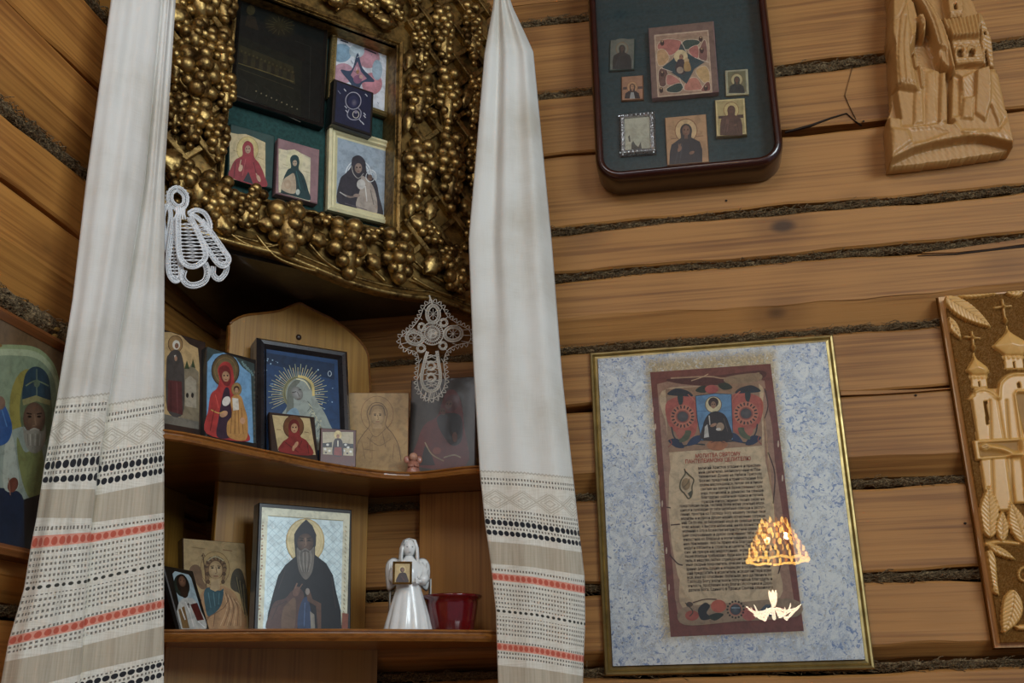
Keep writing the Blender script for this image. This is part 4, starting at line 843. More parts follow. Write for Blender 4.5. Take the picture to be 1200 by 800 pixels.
for s_ in (-1, 1):
    wg = MB(); V = []; pts = smooth([(0, .092), (.010, .1), (.019, .099), (.0245, .09), (.0245, .072), (.021, .056), (.013, .060), (.004, .07)], 4)
    n_ = len(pts); c_ = np.mean(pts, 0)
    V = [aw(s_*(.006+x), y, -.008-x*.12) for x, y in pts]+[aw(s_*(.006+c_[0]+(x-c_[0])*.86), c_[1]+(y-c_[1])*.86, -.0045-x*.1) for x, y in pts]+[aw(s_*(.006+c_[0]), c_[1], -.003)]+[aw(s_*(.006+c_[0]), c_[1], -.0105)]
    wg.add(V, [(i, (i+1) % n_, n_+(i+1) % n_, n_+i) for i in range(n_)]+[(n_+i, n_+(i+1) % n_, 2*n_) for i in range(n_)]+[((i+1) % n_, i, 2*n_+1) for i in range(n_)]); w_ob = wg.build('wing', M['ceramic'], t, True)
    fe = MB()
    for k in range(4): fe.tube([aw(s_*(.026-.004*k), .093-.003*k, -.0035), aw(s_*(.0265-.004*k), .078, -.0035), aw(s_*(.0235-.0035*k), .063+.001*k, -.004)], .0011*sc, 5)
    fe.build('feather', M['ceramic'], w_ob, True)
    # arm: wide sleeve bent at the elbow, forearm forward, hand with fingers
    MB().tube([aw(s_*.015, .091, .001), aw(s_*.0205, .080, .003), aw(s_*.021, .070, .0075), aw(s_*.0165, .066, .0155)], [.0048*sc, .0066*sc, .0072*sc, .0062*sc], 10).build('sleeve', M['ceramic'], t, True)
    hn = MB(); hx = s_*.0125; hn.ico(aw(hx, .0655, .0195), 1, 2, [pA.ex*.0036*sc, pA.ez*.0026*sc, pA.n*.0032*sc])
    for k in range(4): hn.tube([aw(hx-s_*.001, .0672-.0014*k, .0205), aw(hx-s_*.0045, .0675-.0014*k, .0222), aw(hx-s_*.0068+s_*.0005*abs(k-1), .067-.0014*k, .0215)], [.0011*sc, .001*sc, .0008*sc], 6)
    hn.tube([aw(hx, .068, .019), aw(hx-s_*.002, .0705, .0205), aw(hx-s_*.003, .0725, .021)], .0009*sc, 6); hn.build('hand', M['ceramic'], t, True)
# the tiny icon it holds
pi_ = Plane(aw(0, 0, .0242), pA.ex, pA.ez, pA.n); q = [(460.5, 658), (483, 657.5), (482.5, 684), (460, 685)]; r = rect(pi_, q)
ti = thing('icon', root_at(pi_, r), 'tiny gold-framed icon of a dark bearded saint, held by the white angel', 'icon'); board('board', pi_, r, -.0025, 0, M['edge_wood'], ti, 0)
frame('gold_frame', pi_, r, .0026, [(0, .001), (.5, .002), (1, .0008)], M['gold_dull'], ti); P = Paint(pi_, .0003); P.rct(r, 'C8A860', .002)
P.ell(471.5, 667, 4.2, 4.6, 'D8BC78'); P.poly([(464.5, 682), (466, 675), (469, 671), (475, 671), (477.5, 676), (478.5, 682)], '3E2420', True); P.ell(471.5, 667.5, 2.6, 3, '5A3A28'); P.ell(472, 667.5, 1.6, 2, '8A6248'); P.line([(470, 675), (474, 680)], .8, '6A3A30', False); P.build('painting', M['paint'], ti)
# clear plastic stand behind the angel
pc = pA.off(-.016); c0, c1 = pc.px(456, 700)[0], pc.px(505, 700)[0]; tc = thing('clear_box', pc.w((c0+c1)/2, 0), 'clear plastic upright holder behind the white angel', 'holder')
hh = pc.px(505, 678)[1]
MB().box(pc, c0, c1, 0, hh, -.012, -.0105).build('rear_pane', M['glass'], tc); pm = plain('milky_plastic_edge', hexc('BFC2BC'), .2, 0, .05, .5)
for u in (c0, c1-.0016): MB().box(pc, u, u+.0016, 0, hh, -.012, .004).build('side_pane', pm, tc)
MB().box(pc, c0, c1, hh-.0012, hh, -.012, .004).build('top_edge', pm, tc)
# red bowl
zc = DL(.345, lat_for(529.5, .345, ZS2), ZS2); pb = PA(zc, az_); rb = (pb.px(565, 700)[0]-pb.px(494, 700)[0])/2; hb_ = pb.px(530, 698)[1]; r0 = (pb.px(557, 735)[0]-pb.px(504, 735)[0])/2*.93
tb = thing('red_bowl', zc, 'dark red glazed bowl with a wide rim on the lower shelf', 'bowl')
MB().lathe(zc, [(.0001, 0), (r0, 0), (r0*1.04, .002), (r0*1.14, hb_*.35), (r0*1.24, hb_*.72), (rb*.86, hb_*.86), (rb*.97, hb_*.92), (rb, hb_*.97), (rb*.98, hb_), (rb*.92, hb_*.99), (r0*1.2, hb_*.86), (r0*1.05, hb_*.3), (r0*.9, .004), (.0001, .004)], 48).build('bowl', M['red_glaze'], tb, True)
# ---------------------------------------------------------------- embroidered towels
def towel_mat(name, tint):
    m = Mat(name); u, t = m.uv(); p = m.pos(); U = u/.00115
    def row(c, h): return (t-c).abs().lt(h)
    w1 = m.noise(m.scale(p, (60, 60, 900)), 1., 2); w2 = m.noise(m.scale(p, (900, 900, 40)), 1., 2); big = m.noise(p, 9, 3)
    weave = (w1+w2)*.5
    base = m.mix(tuple(a*b for a, b in zip(hexc('DAD8D2'), tint)), tuple(a*b for a, b in zip(hexc('BDB6A8'), tint)), (big*.8+weave*.22+.0).step(.35, .75))
    band = m.mix(hexc('E2DED2'), hexc('C9C2B2'), weave.step(.35, .7)); c = m.mix(base, band, t.step(-1, 1))
    st = m.noise(m.scale(p, (420, 420, 14)), 1., 2)
    lin = ((t-94).abs().lt(13)).max((t-240).abs().lt(14)).max((t-320).abs().lt(12)); c = m.mix(c, m.mix(hexc('B8AC96'), hexc('A39680'), st.step(.3, .7)), lin*.85)
    # zigzag stitch and woven diamonds
    z = ((U/4.).frac()-.5).abs()*3; c = m.mix(c, hexc('A69C8A'), ((t+1-z).abs().lt(.9))*.7)
    tri = ((U/30).frac()-.5).abs()*2; dd = ((t-31).abs()/9.5+tri); dia = (dd-1).abs().lt(.09).max((dd-.72).abs().lt(.05)).max((dd-1.25).abs().lt(.05)).max((dd-.38).abs().lt(.06)); dia = dia*row(31, 11)
    c = m.mix(c, hexc('B2A896'), dia*.75)
    # drawn-thread holes
    hx = ((U/3.4).frac()-.5).abs().lt(.27); rows = None
    for k in (8, 13, 44, 48.5, 53, 64, 113.5, 130.5, 198, 211, 216, 262, 274): r_ = row(k, 1.25); rows = r_ if rows is None else rows.max(r_)
    per = (((t-134)/5.2).frac()-.5).abs().lt(.24); zone = ((t-146).abs().lt(12)).max((t-180).abs().lt(12)); rows = rows.max(per*zone)
    side = m.noise(m.comb(U*.35, t*.35), 1., 2).step(.28, .42)
    holes = hx*rows*side
    # black and red ribbons of ovals
    def ovals(c0, per_, rx, ry): a = ((U/per_).frac()-.5)*(per_/rx); b = (t-c0)/ry; return (a*a+b*b).lt(1.)
    blk = ovals(58, 6.4, 2.8, 3.3).max(ovals(70, 6.4, 2.8, 3.1)).max(ovals(268, 6.4, 2.8, 3.3)).max(ovals(280, 6.4, 2.8, 3.3)); sb = ovals(162, 6.4, 2., 1.7)
    c = m.mix(c, hexc('D98A74'), row(122, 4.3).max(row(204, 4.3)).max(row(340, 4.3))*.9)
    c = m.mix(c, hexc('BC5844'), ovals(122, 6.4, 2.5, 3.2).max(ovals(204, 6.4, 2.5, 3.2)).max(ovals(340, 6.4, 2.5, 3.2)))
    c = m.mix(c, hexc('14161E'), blk); c = m.mix(c, hexc('34342E'), sb); c = m.mix(c, hexc('26221C'), holes*.55)
    m.set('Base Color', c); m.set('Roughness', .85); m.set('Sheen Weight', .15)
    m.bump(weave*.5+dia*.5-holes, .35, .0012)
    # holes are half see-through; their dark colour stands in for the shade behind
    nt = m.nt; tr = nt.nodes.new('ShaderNodeBsdfTransparent'); mx = nt.nodes.new('ShaderNodeMixShader'); h = holes*.5
    nt.links.new(h.v, mx.inputs[0]); nt.links.new(m.b.outputs[0], mx.inputs[1]); nt.links.new(tr.outputs[0], mx.inputs[2]); nt.links.new(mx.outputs[0], nt.nodes['Material Output'].inputs[0])
    return m.m
def interp(x, xs, ys): return float(np.interp(x, xs, ys))
def towel(label, pl, keys, cols, dfun, ts, mat):
    """keys: list of (t, [(x, y) at each key column]); cols: key column positions; dfun(s, y): rise of the cloth off its plane"""
    T = [k[0] for k in keys]; nc = len(cols); V = []; S_ = np.unique(np.concatenate([np.linspace(0, 1, 57), np.array(cols)]))
    for t in ts:
        X = [interp(t, T, [k[1][i][0] for k in keys]) for i in range(nc)]; Y = [interp(t, T, [k[1][i][1] for k in keys]) for i in range(nc)]
        for s in S_:
            x, y = interp(s, cols, X), interp(s, cols, Y); V.append(pl.W(x, y, dfun(s, y)))
    n = len(S_); F = [(i*n+j, (i+1)*n+j, (i+1)*n+j+1, i*n+j+1) for i in range(len(ts)-1) for j in range(n-1)]
    mid = int(np.argmin(abs(np.array(ts)-100))); uu = [0.]
    for j in range(1, n): uu.append(uu[-1]+float(np.linalg.norm(V[mid*n+j]-V[mid*n+j-1])))
    me = bpy.data.meshes.new('embroidered_towel'); me.from_pydata([tuple(v) for v in V], [], F)
    uvl = me.uv_layers.new(name='UV'); d = [(uu[vi % n], ts[vi//n]) for f in F for vi in f]; uvl.data.foreach_set('uv', np.array(d, float).ravel()); me.update()
    o = link('embroidered_towel', me, mat, None, True); md = o.modifiers.new('hem', 'SOLIDIFY'); md.thickness = .0012; md.offset = -1
    return tag(o, label, 'towel', 'embroidered linen towels')
fx = lambda y: float(np.interp(y, [-40, 60, 240, 350, 450, 540, 600, 700, 820], [190, 186, 166, 147, 130, 116, 108, 100, 92]))
lx = lambda y: float(np.interp(y, [-40, 0, 50, 110, 200, 300, 400, 470, 545, 572, 605, 640, 690, 750, 800, 850], [134, 130, 121, 111, 102, 92, 78, 66, 52, 48, 43, 36, 28, 10, 1, -8]))
rx = lambda y: float(np.interp(y, [-40, 0, 50, 110, 200, 850], [208, 206, 201, 196, 193, 192]))
rowsL = [(-480, -40, -40, -40, -40), (-440, 0, 0, 0, 0), (-250, 215, 212, 214, 204), (-120, 350, 344, 350, 336), (0, 468, 461, 474, 464), (10.5, 480, 476, 490, 478), (31, 505, 503, 515, 502), (47, 530, 522, 535, 522), (58, 546, 539, 550, 537), (70, 563, 559, 565, 551), (81, 573, 573, 580, 564), (107, 606, 607, 612, 601),
         (122, 637, 630, 630, 615), (162, 690, 681, 680, 660), (204, 752, 731, 729, 707), (226, 775, 758, 756, 733), (254, 815, 790, 788, 767), (268, 832, 806, 802, 777), (280, 848, 820, 816, 790), (330, 900, 870, 866, 835)]
kL = []
for t_, a, b, c_, d_ in rowsL: kL.append((t_, [(lx(a), a), (fx(b), b), (fx(c_)+1.2, c_), (rx(d_), d_)]))
def dL(s, y):
    am = float(np.interp(y, [60, 200, 700, 850], [.3, 1, .8, .5])); wr_ = .0018*math.sin(s*19+y*.006)+.0012*math.sin(s*41+1.3+y*.003)
    if s <= .5: return .014*am*math.sin(math.pi*min(1, s/.5*.86+.02))+wr_-.006*(1-min(1, s/.1))
    q_ = (s-.53)/.47; return -.008*am*(1-q_)**2+.006*am*math.sin(math.pi*max(0, q_))+wr_-.004*max(0, q_)**4
tsL = list(np.linspace(-480, 0, 40, endpoint=False))+list(np.linspace(0, 330, 90))
towel('white linen towel with black and coral drawn-thread bands, hanging left of the gilded case', PD(.385), kL, [0, .5, .53, 1], dL, tsL, towel_mat('linen_towel_left', (1, 1, 1.)))
lr = lambda y: float(np.interp(y, [-30, 0, 60, 150, 280, 400, 551, 610, 660, 715, 779, 850], [579, 579, 568, 555, 549, 553, 562, 568, 575, 581, 583, 585]))
rr = lambda y: float(np.interp(y, [-30, 0, 20, 40, 110, 200, 330, 480, 560, 625, 670, 728, 771, 850], [596, 597, 611, 621, 635, 641, 650, 662, 672, 679, 685, 686, 684, 682]))
rowsR = [(-570, -30, -30), (-540, 0, 0), (-480, 62, 60), (-270, 282, 285), (-120, 432, 438), (0, 552, 560), (10.5, 563, 571), (31, 584, 594), (47, 600, 613), (58, 610.5, 625), (70, 623, 637), (81, 634, 647), (107, 660, 674), (122, 675, 691), (162, 715, 731), (204, 757, 772), (226, 779, 792), (254, 806, 818), (268, 820, 832), (280, 832, 844), (330, 880, 892)]
kR = [(t_, [(lr(a), a), (lr(a)*.55+rr((a+b)/2)*.45, (a*.62+b*.38)-1), (rr(b), b)]) for t_, a, b in rowsR]
def dR(s, y):
    k = float(np.interp(y, [-30, 60, 300, 500, 850], [.25, .8, 1, .9, .8])); f = .012*math.sin(math.pi*s)+.006*math.exp(-((s-.86)/.12)**2)
    f += -.009*math.exp(-((s-.30)/.07)**2)*float(np.interp(y, [0, 100, 300, 420], [.5, 1, .6, 0]))+.004*math.sin(s*17+y*.002)*float(np.interp(y, [0, 500, 850], [1, .5, .3]))
    return k*f-.012*k*max(0, (s-.8)/.2)**2
tsR = list(np.linspace(-570, 0, 44, endpoint=False))+list(np.linspace(0, 330, 90))
towel('white linen towel with coral bands between the gilded case and the prayer frame', PA((.42, -.150, 0), 14), kR, [0, .45, 1], dR, tsR, towel_mat('linen_towel_right', (1.0, 1.02, 1.02)))
# ---------------------------------------------------------------- lace ornaments
def lace_ribbon(mb, pl, pts, wpx, lines=3, r=.00055, closed=False, zz=True, step=1.8, d=0.):
    q = smooth(pts, 6, closed); 
    if closed: q = q+[q[0]]
    P = np.array(q); seg = np.r_[0, np.cumsum(np.hypot(*np.diff(P, axis=0).T))]; L = seg[-1]; n = max(6, int(L/1.6)); s = np.linspace(0, L, n); X = np.interp(s, seg, P[:, 0]); Y = np.interp(s, seg, P[:, 1])
    tx, ty = np.gradient(X), np.gradient(Y); m = np.hypot(tx, ty)+1e-9; nx, ny = -ty/m, tx/m
    for k in range(lines):
        o = (k/(lines-1)-.5)*wpx if lines > 1 else 0; mb.tube([pl.W(X[i]+nx[i]*o, Y[i]+ny[i]*o, d) for i in range(n)], r*(1.5 if k in (0, lines-1) else .8), 4)
    if zz and lines > 1:
        n2 = int(L/step); s = np.linspace(0, L, n2); X2, Y2 = np.interp(s, seg, P[:, 0]), np.interp(s, seg, P[:, 1]); a = np.interp(s, np.linspace(0, L, n), nx); b = np.interp(s, np.linspace(0, L, n), ny)
        mb.tube([pl.W(X2[i]+a[i]*wpx*(.5 if i % 2 else -.5), Y2[i]+b[i]*wpx*(.5 if i % 2 else -.5), d+.0004) for i in range(n2)], r*.7, 3)
def picot(mb, pl, pts, amp, step, r=.0005, closed=True):
    q = smooth(pts, 5, closed)+([pts[0]] if closed else []); P = np.array(q); seg = np.r_[0, np.cumsum(np.hypot(*np.diff(P, axis=0).T))]; n = int(seg[-1]/step*4); s = np.linspace(0, seg[-1], n)
    X = np.interp(s, seg, P[:, 0]); Y = np.interp(s, seg, P[:, 1]); tx, ty = np.gradient(X), np.gradient(Y); m = np.hypot(tx, ty)+1e-9
    o = np.array([0, .75, 1, .4])[np.arange(n) % 4]*amp; mb.tube([pl.W(X[i]+ty[i]/m[i]*o[i], Y[i]-tx[i]/m[i]*o[i], 0) for i in range(n)], r, 4)
    mb.tube([pl.W(X[i], Y[i], 0) for i in range(0, n, 2)], r*.8, 4)
pl = PD(.362); tl = thing('lace_ornament', pl.W(212, 246), 'white lace bell of looped ribbons hanging beside the left towel over the gilded frame', 'lace ornament')
mb = MB(); lace_ribbon(mb, pl, [(208, 221), (217, 229), (216, 240), (208, 243), (200, 236), (200, 226)], 6, 4, .0008, True); picot(mb, pl, [(208, 219), (219, 227), (218, 241), (208, 246), (197, 238), (197, 225)], 2, 4)
mb.build('hanging_ring', M['lace'], tl); mb = MB()
for k in range(5): mb.tube([pl.W(206+k*2.6, 243, .001*k), pl.W(207+k*2.2, 250, .003), pl.W(204+k*3.4, 257, .002)], .0012, 5)
mb.build('neck', M['lace'], tl)
for i, (pts, w_, cl, d_) in enumerate([([(209, 254), (209, 280), (211, 300), (218, 310), (228, 312), (238, 306), (241, 296), (234, 276), (223, 254)], 5, False, .012), ([(204, 256), (200, 280), (197, 305), (199, 322), (206, 329), (212, 322), (210, 300), (206, 270)], 5, True, .004),
      ([(222, 256), (232, 274), (246, 296), (256, 309), (264, 311), (268, 303), (262, 293), (248, 273), (236, 258)], 5, False, .006), ([(216, 316), (214, 325), (220, 333), (230, 334), (240, 329), (243, 318), (240, 308)], 6, False, .006),
      ([(222, 250), (230, 246), (240, 250), (246, 262), (244, 272), (238, 262), (230, 254)], 4, True, -.004), ([(250, 312), (250, 322), (257, 327), (264, 320), (266, 311)], 5, False, .0), ([(196, 240), (191, 254), (193, 275), (196, 295), (198, 270), (200, 250)], 4, True, .0)]):
    mb = MB(); lace_ribbon(mb, pl, pts, w_, 4, .00055, cl, True, 1.6, d_); c_ = np.mean(pts, 0); y0, y1 = min(p[1] for p in pts), max(p[1] for p in pts)
    if i in (0, 1, 2): 
        for k in range(int((y1-y0)/4.5)):
            y = y0+8+k*4.2; 
            if y > y1-5: break
            def xs(side):
                P_ = smooth(pts, 6, cl); c2 = [p[0] for p in P_ if abs(p[1]-y) < 3.5]; return (min(c2), max(c2)) if c2 else (c_[0], c_[0])
            a, b = xs(0); mb.tube([pl.W(a, y, d_), pl.W((a+b)/2, y+1.6, d_), pl.W(b, y, d_)], .0007, 4); mb.tube([pl.W(a, y+2, d_), pl.W((a+b)/2, y-.6, d_), pl.W(b, y+2, d_)], .0005, 4)
    picot(mb, pl.off(d_), [(c_[0]+(x-c_[0])*1.12, c_[1]+(y-c_[1])*1.04) for x, y in pts], 1.6, 3.5, .0006, cl); mb.build('lace_loop', M['lace'], tl)
pl = PD(.348); tc = thing('lace_cross', pl.W(506, 390), 'grey-white lace cross hanging from the lower lip of the gilded case', 'lace ornament')
mb = MB(); mb.tube([pl.W(503, 346), pl.W(505, 352), pl.W(507, 358)], .0012, 5); mb.build('hanging_loop', M['lace_grey'], tc)
def eloop(cx, cy, a, b, rot=0): return [(cx+a*math.cos(t)*math.cos(rot)-b*math.sin(t)*math.sin(rot), cy+a*math.cos(t)*math.sin(rot)+b*math.sin(t)*math.cos(rot)) for t in np.linspace(0, 2*math.pi, 12, endpoint=False)]
for pts, w_ in ((eloop(507.5, 368, 7, 10), 3.2), (eloop(486, 396, 9.5, 7, .25), 3.2), (eloop(531, 391, 10, 8, -.1), 3.2), ([(501, 412), (497, 425), (494, 442), (497, 454), (505, 458.5), (513, 454), (516, 442), (514, 425), (512, 411)], 2.6),
                (eloop(494, 383, 3.6, 4), 1.6), (eloop(520, 378, 4, 4), 1.6), (eloop(493.5, 408, 4.4, 4), 1.6), (eloop(519, 405, 4, 4), 1.6)):
    mb = MB(); lace_ribbon(mb, pl, pts, w_, 4 if w_ > 2 else 2, .0006, len(pts) != 9, True, 1.3); mb.build('lace_loop', M['lace_grey'], tc)
mb = MB(); c_ = (506.5, 391)
for k in range(14):
    a_ = k/14*math.pi; r1 = 13; mb.tube([pl.W(c_[0]-r1*math.cos(a_), c_[1]-r1*math.sin(a_)), pl.W(c_[0]+1.5*math.sin(a_*3), c_[1], .0008), pl.W(c_[0]+r1*math.cos(a_), c_[1]+r1*math.sin(a_))], .0005, 4)
for rr_ in (5, 9, 13): lace_ribbon(mb, pl, eloop(c_[0], c_[1], rr_, rr_), .8, 1, .0006, True, False)
for y in (418, 425, 432, 439, 446, 452):
    mb.tube([pl.W(497, y), pl.W(505, y-2), pl.W(514, y)], .0008, 4); mb.tube([pl.W(499, y-3), pl.W(512, y+3)], .0005, 4); mb.tube([pl.W(499, y+3), pl.W(512, y-3)], .0005, 4)
for x, y in ((505, 429), (505, 443)): lace_ribbon(mb, pl, eloop(x, y, 4.5, 4.5), 1.2, 2, .0006, True)
for cx_, cy_ in ((486, 396), (531, 391), (507.5, 368)):
    for k in range(4): a_ = k*math.pi/4; mb.tube([pl.W(cx_-6*math.cos(a_), cy_-6*math.sin(a_)), pl.W(cx_+6*math.cos(a_), cy_+6*math.sin(a_))], .0005, 4)
mb.build('web', M['lace_grey'], tc)
out = [(507, 354), (518, 360), (525, 371), (538, 380), (549, 386), (552, 393), (549, 401), (536, 404), (524, 411), (520, 425), (522, 445), (517, 460), (505, 467), (493, 460), (489, 445), (491, 425), (488, 413), (476, 409), (470, 403), (470, 394), (482, 385), (492, 372), (497, 360)]
mb = MB(); picot(mb, pl, out, 4.5, 5.5, .0007); 
for i in range(len(out)):
    x, y = out[i]; mb.tube([pl.W(x, y), pl.W(x*.8+c_[0]*.2, y*.85+c_[1]*.15)], .0005, 4)
for dx in (-6, -2, 2, 6): mb.tube([pl.W(505+dx, 459), pl.W(505+dx*1.5, 473-abs(dx)*.5), pl.W(505+dx*1.2+2, 460)], .0006, 4)
mb.build('picot_edging', M['lace_grey'], tc)
# ---------------------------------------------------------------- glazed dark case on the right wall
def rloop(u0, u1, v0, v1, r, k=8):
    return [(cx+r*math.cos(a), cy+r*math.sin(a)) for cx, cy, s in ((u1-r, v1-r, 0), (u0+r, v1-r, 90), (u0+r, v0+r, 180), (u1-r, v0+r, 270)) for a in np.radians(np.linspace(s, s+90, k))]
W0 = PR(0); ou0, ou1, ov0, ov1 = .6035, .8765, 2.327, 2.755
cs = thing('display_case', (.74, 0, ov0), 'dark mahogany glazed case with rounded corners holding seven small icons', 'display case')
V = []; prof = [(0, .004), (0, .050), (.0025, .057), (.007, .060), (.011, .059), (.0125, .054), (.0125, .030)]
for e, d_ in prof: V += [W0.w(u, v, d_) for u, v in rloop(ou0+e, ou1-e, ov0+e, ov1-e, .036-e*.8)]
n = 32; MB().add(V, [(k*n+i, k*n+(i+1) % n, (k+1)*n+(i+1) % n, (k+1)*n+i) for k in range(len(prof)-1) for i in range(n)]).build('rim', M['mahog'], cs, True)
MB().prism(W0, rloop(ou0+.002, ou1-.002, ov0+.002, ov1-.002, .034), .002, .031).build('lining', M['dark_green'], cs)
MB().prism(W0, rloop(ou0+.0115, ou1-.0115, ov0+.0115, ov1-.0115, .027), .0535, .0548).build('glass_pane', M['glass'], cs)
G4 = 'small icons in the dark glazed case'; PB2 = PR(-.0315)
def cicon(label, q, th, bm): return icon('icon', label, q, PB2, 'hang', 0, th, bm, G4)
t, pl, r = cicon('tiny greyish arch-topped icon, upper left in the dark glazed case', [(714.5, 48), (744, 47), (744, 83), (714.5, 84.5)], .004, 'frame_green'); P = Paint(pl, .0042); P.rct(r, '6A6E60', .0015); P.ell(729, 48, 8, 3, '6A6E60'); saint(P, 729, 57, 4, 81, 11, '262A28', '262A28', '7A7862', skin='5A4A3A', hand=False); P.build('painting', M['paint'], t)
t, pl, r = cicon('tiny orange icon of a dark saint below the arch-topped one in the glazed case', [(728, 91), (754, 89.5), (754.6, 118), (728.5, 120)], .004, 'edge_wood'); P = Paint(pl, .0042); P.rct(r, 'B07A52', .0015); P.poly([(730, 102), (753, 101), (753, 104), (730, 105)], '5A4238'); saint(P, 741, 102, 3.6, 115.5, 9, '241C1E', '3A2018', 'C08A54', 'A8A8A0', hand=False); P.build('painting', M['paint'], t)
t, pl, r = cicon('large square icon with an eight-pointed star design, centre of the glazed case', [(760.6, 38), (836.6, 29.5), (842, 112), (764, 120)], .012, 'frame_pink'); P = Paint(pl, .0122); P.rct(r, '7A5C4E', .001)
def S3(x, y): return (700+x/4.21, 20+y/4.21)
P.poly([S3(280, 88), S3(548, 63), S3(568, 372), S3(298, 396)], 'C8A888'); P.poly([S3(287, 95), S3(542, 70), S3(561, 367), S3(304, 389)], 'A88468'); cxy = S3(425, 230)
P.poly([S3(288, 122), S3(545, 92), S3(559, 345), S3(300, 370)], 'B09070')
for pts, c in (([(295, 150), (330, 110), (412, 118), (398, 165), (350, 190)], 'B86A5C'), ([(412, 150), (430, 115), (490, 112), (505, 130), (450, 160)], '2E4A42'), ([(505, 150), (530, 110), (543, 160), (540, 215), (510, 210), (490, 180)], '8A5A4E'), ([(450, 160), (495, 140), (498, 200), (470, 195)], 'B8685C'),
               ([(295, 170), (330, 160), (355, 200), (330, 235), (300, 235)], 'C89A62'), ([(303, 265), (335, 250), (350, 290), (335, 340), (306, 335)], '6E4A3E'), ([(345, 285), (385, 295), (410, 325), (345, 335)], 'C07464'), ([(345, 350), (400, 325), (425, 340), (405, 370), (350, 370)], '23423C'),
               ([(430, 360), (445, 310), (490, 300), (520, 350), (500, 360)], 'C0765E'), ([(485, 265), (530, 240), (552, 270), (552, 320), (520, 320)], 'C8A060'), ([(520, 345), (540, 320), (555, 325), (556, 362), (512, 366)], '8A4A3C')): P.poly([S3(*p) for p in pts], c, True); P.line([S3(*p) for p in pts], .6, 'D8C0A0', True, True)
P.poly([S3(*p) for p in [(412, 130), (440, 175), (480, 200), (530, 222), (480, 255), (440, 330), (405, 300), (360, 270), (320, 248), (370, 210), (395, 180)]], '24444A'); P.ell(*S3(412, 195), 8, 8, 'D8BE88'); face(P, *S3(414, 198), 4.2, 'A87450'); P.poly([S3(395, 215), S3(412, 208), S3(432, 215), S3(440, 260), S3(420, 285), S3(385, 265)], '3A2E34', True); P.ell(*S3(440, 215), 3, 3, 'C8A470'); P.poly([S3(430, 225), S3(452, 222), S3(462, 262), S3(430, 265)], 'B08848', True); P.ell(*S3(408, 262), 4, 4, 'A8927A')
for a_, b_ in (((412, 118), (440, 175)), ((552, 225), (480, 200)), ((430, 362), (405, 300)), ((310, 250), (370, 270))): P.line([S3(*a_), S3(*b_)], .6, 'D8C8B0', False)
for x, y in ((320, 128), (510, 108), (315, 360), (535, 350), (515, 165), (320, 280)): P.ell(*S3(x, y), 2.4, 3.4, '3A2420'); P.ell(*S3(x, y-8), 1.1, 1.1, 'B08A60')
P.build('painting', M['print'], t)
t, pl, r = cicon('tiny pale-edged icon of a dark saint, right side of the glazed case', [(849.6, 84), (876, 83), (877.4, 111.5), (851, 114)], .005, 'cream'); P = Paint(pl, .0052); P.rct(r, 'A8A280', .001); P.rct(r, '6E6A44', .0035); saint(P, 863.5, 93.5, 3.8, 109, 9, '1E2A2A', '2A3430', 'B8A870', skin='6A4A34', hand=False); P.build('painting', M['print'], t)
t, pl, r = cicon('small gold-edged icon of a brown-robed saint, lower right in the glazed case', [(838, 120), (873, 118), (875, 160), (839, 164)], .008, 'brass'); P = Paint(pl, .0082); P.rct(r, 'D8C07C', .001); P.rct(r, 'B09A5C', .003); P.poly([(842, 136), (871, 134), (871, 138), (842, 139)], '4A3028'); saint(P, 857, 129, 5, 158.5, 13, '5A3A2C', '5A3428', 'C8AE68', skin='6E4A34'); P.build('painting', M['print'], t)
t, pl, r = cicon('small ochre icon of a dark-veiled saint, bottom centre of the glazed case', [(779.6, 139), (828, 136), (830.6, 190.5), (781.5, 197)], .005, 'edge_wood'); P = Paint(pl, .0052); P.rct(r, 'B88A58', .0008); P.clip = (r[0]+.001, r[1]-.001, r[2]+.001, r[3]-.001); saint(P, 804, 153, 7.4, 199, 19, '26282E', '26282E', 'D0AA70', skin='8A6248', sk=-3)
P.line([(786, 163), (793, 162)], .7, '7A5430', False); P.line([(816, 160), (824, 159)], .7, '7A5430', False); P.build('painting', M['print'], t)
t, pl, r = cicon('small pale picture in an embossed silver frame, lower left in the glazed case', [(725.7, 136), (767, 133), (769.5, 181), (727, 184.5)], .004, 'edge_wood'); frame('silver_frame', pl, r, .0088, [(0, .006), (.3, .009), (.6, .006), (.85, .008), (1, .005)], M['silver'], t)
for k in range(18):
    f = k/17; 
    for e in range(4):
        u, v = [(r[0]+f*(r[1]-r[0]), r[2]+.004), (r[0]+f*(r[1]-r[0]), r[3]-.004), (r[0]+.004, r[2]+f*(r[3]-r[2])), (r[1]-.004, r[2]+f*(r[3]-r[2]))][e]
        if k % 2 == 0: MB().ico(pl.w(u, v, .0075), .0017, 1).build('silver_boss', M['silver'], t)
P = Paint(pl, .0052); P.rct(r, 'B8B49A', .008); P.poly([(740, 168), (742, 165), (745, 170), (748, 172), (751, 166), (752, 174), (746, 176), (740, 176)], '4A4C44'); P.poly([(736, 160), (738, 158), (739, 166), (737, 166)], '5A5A50'); P.build('painting', M['print'], t)
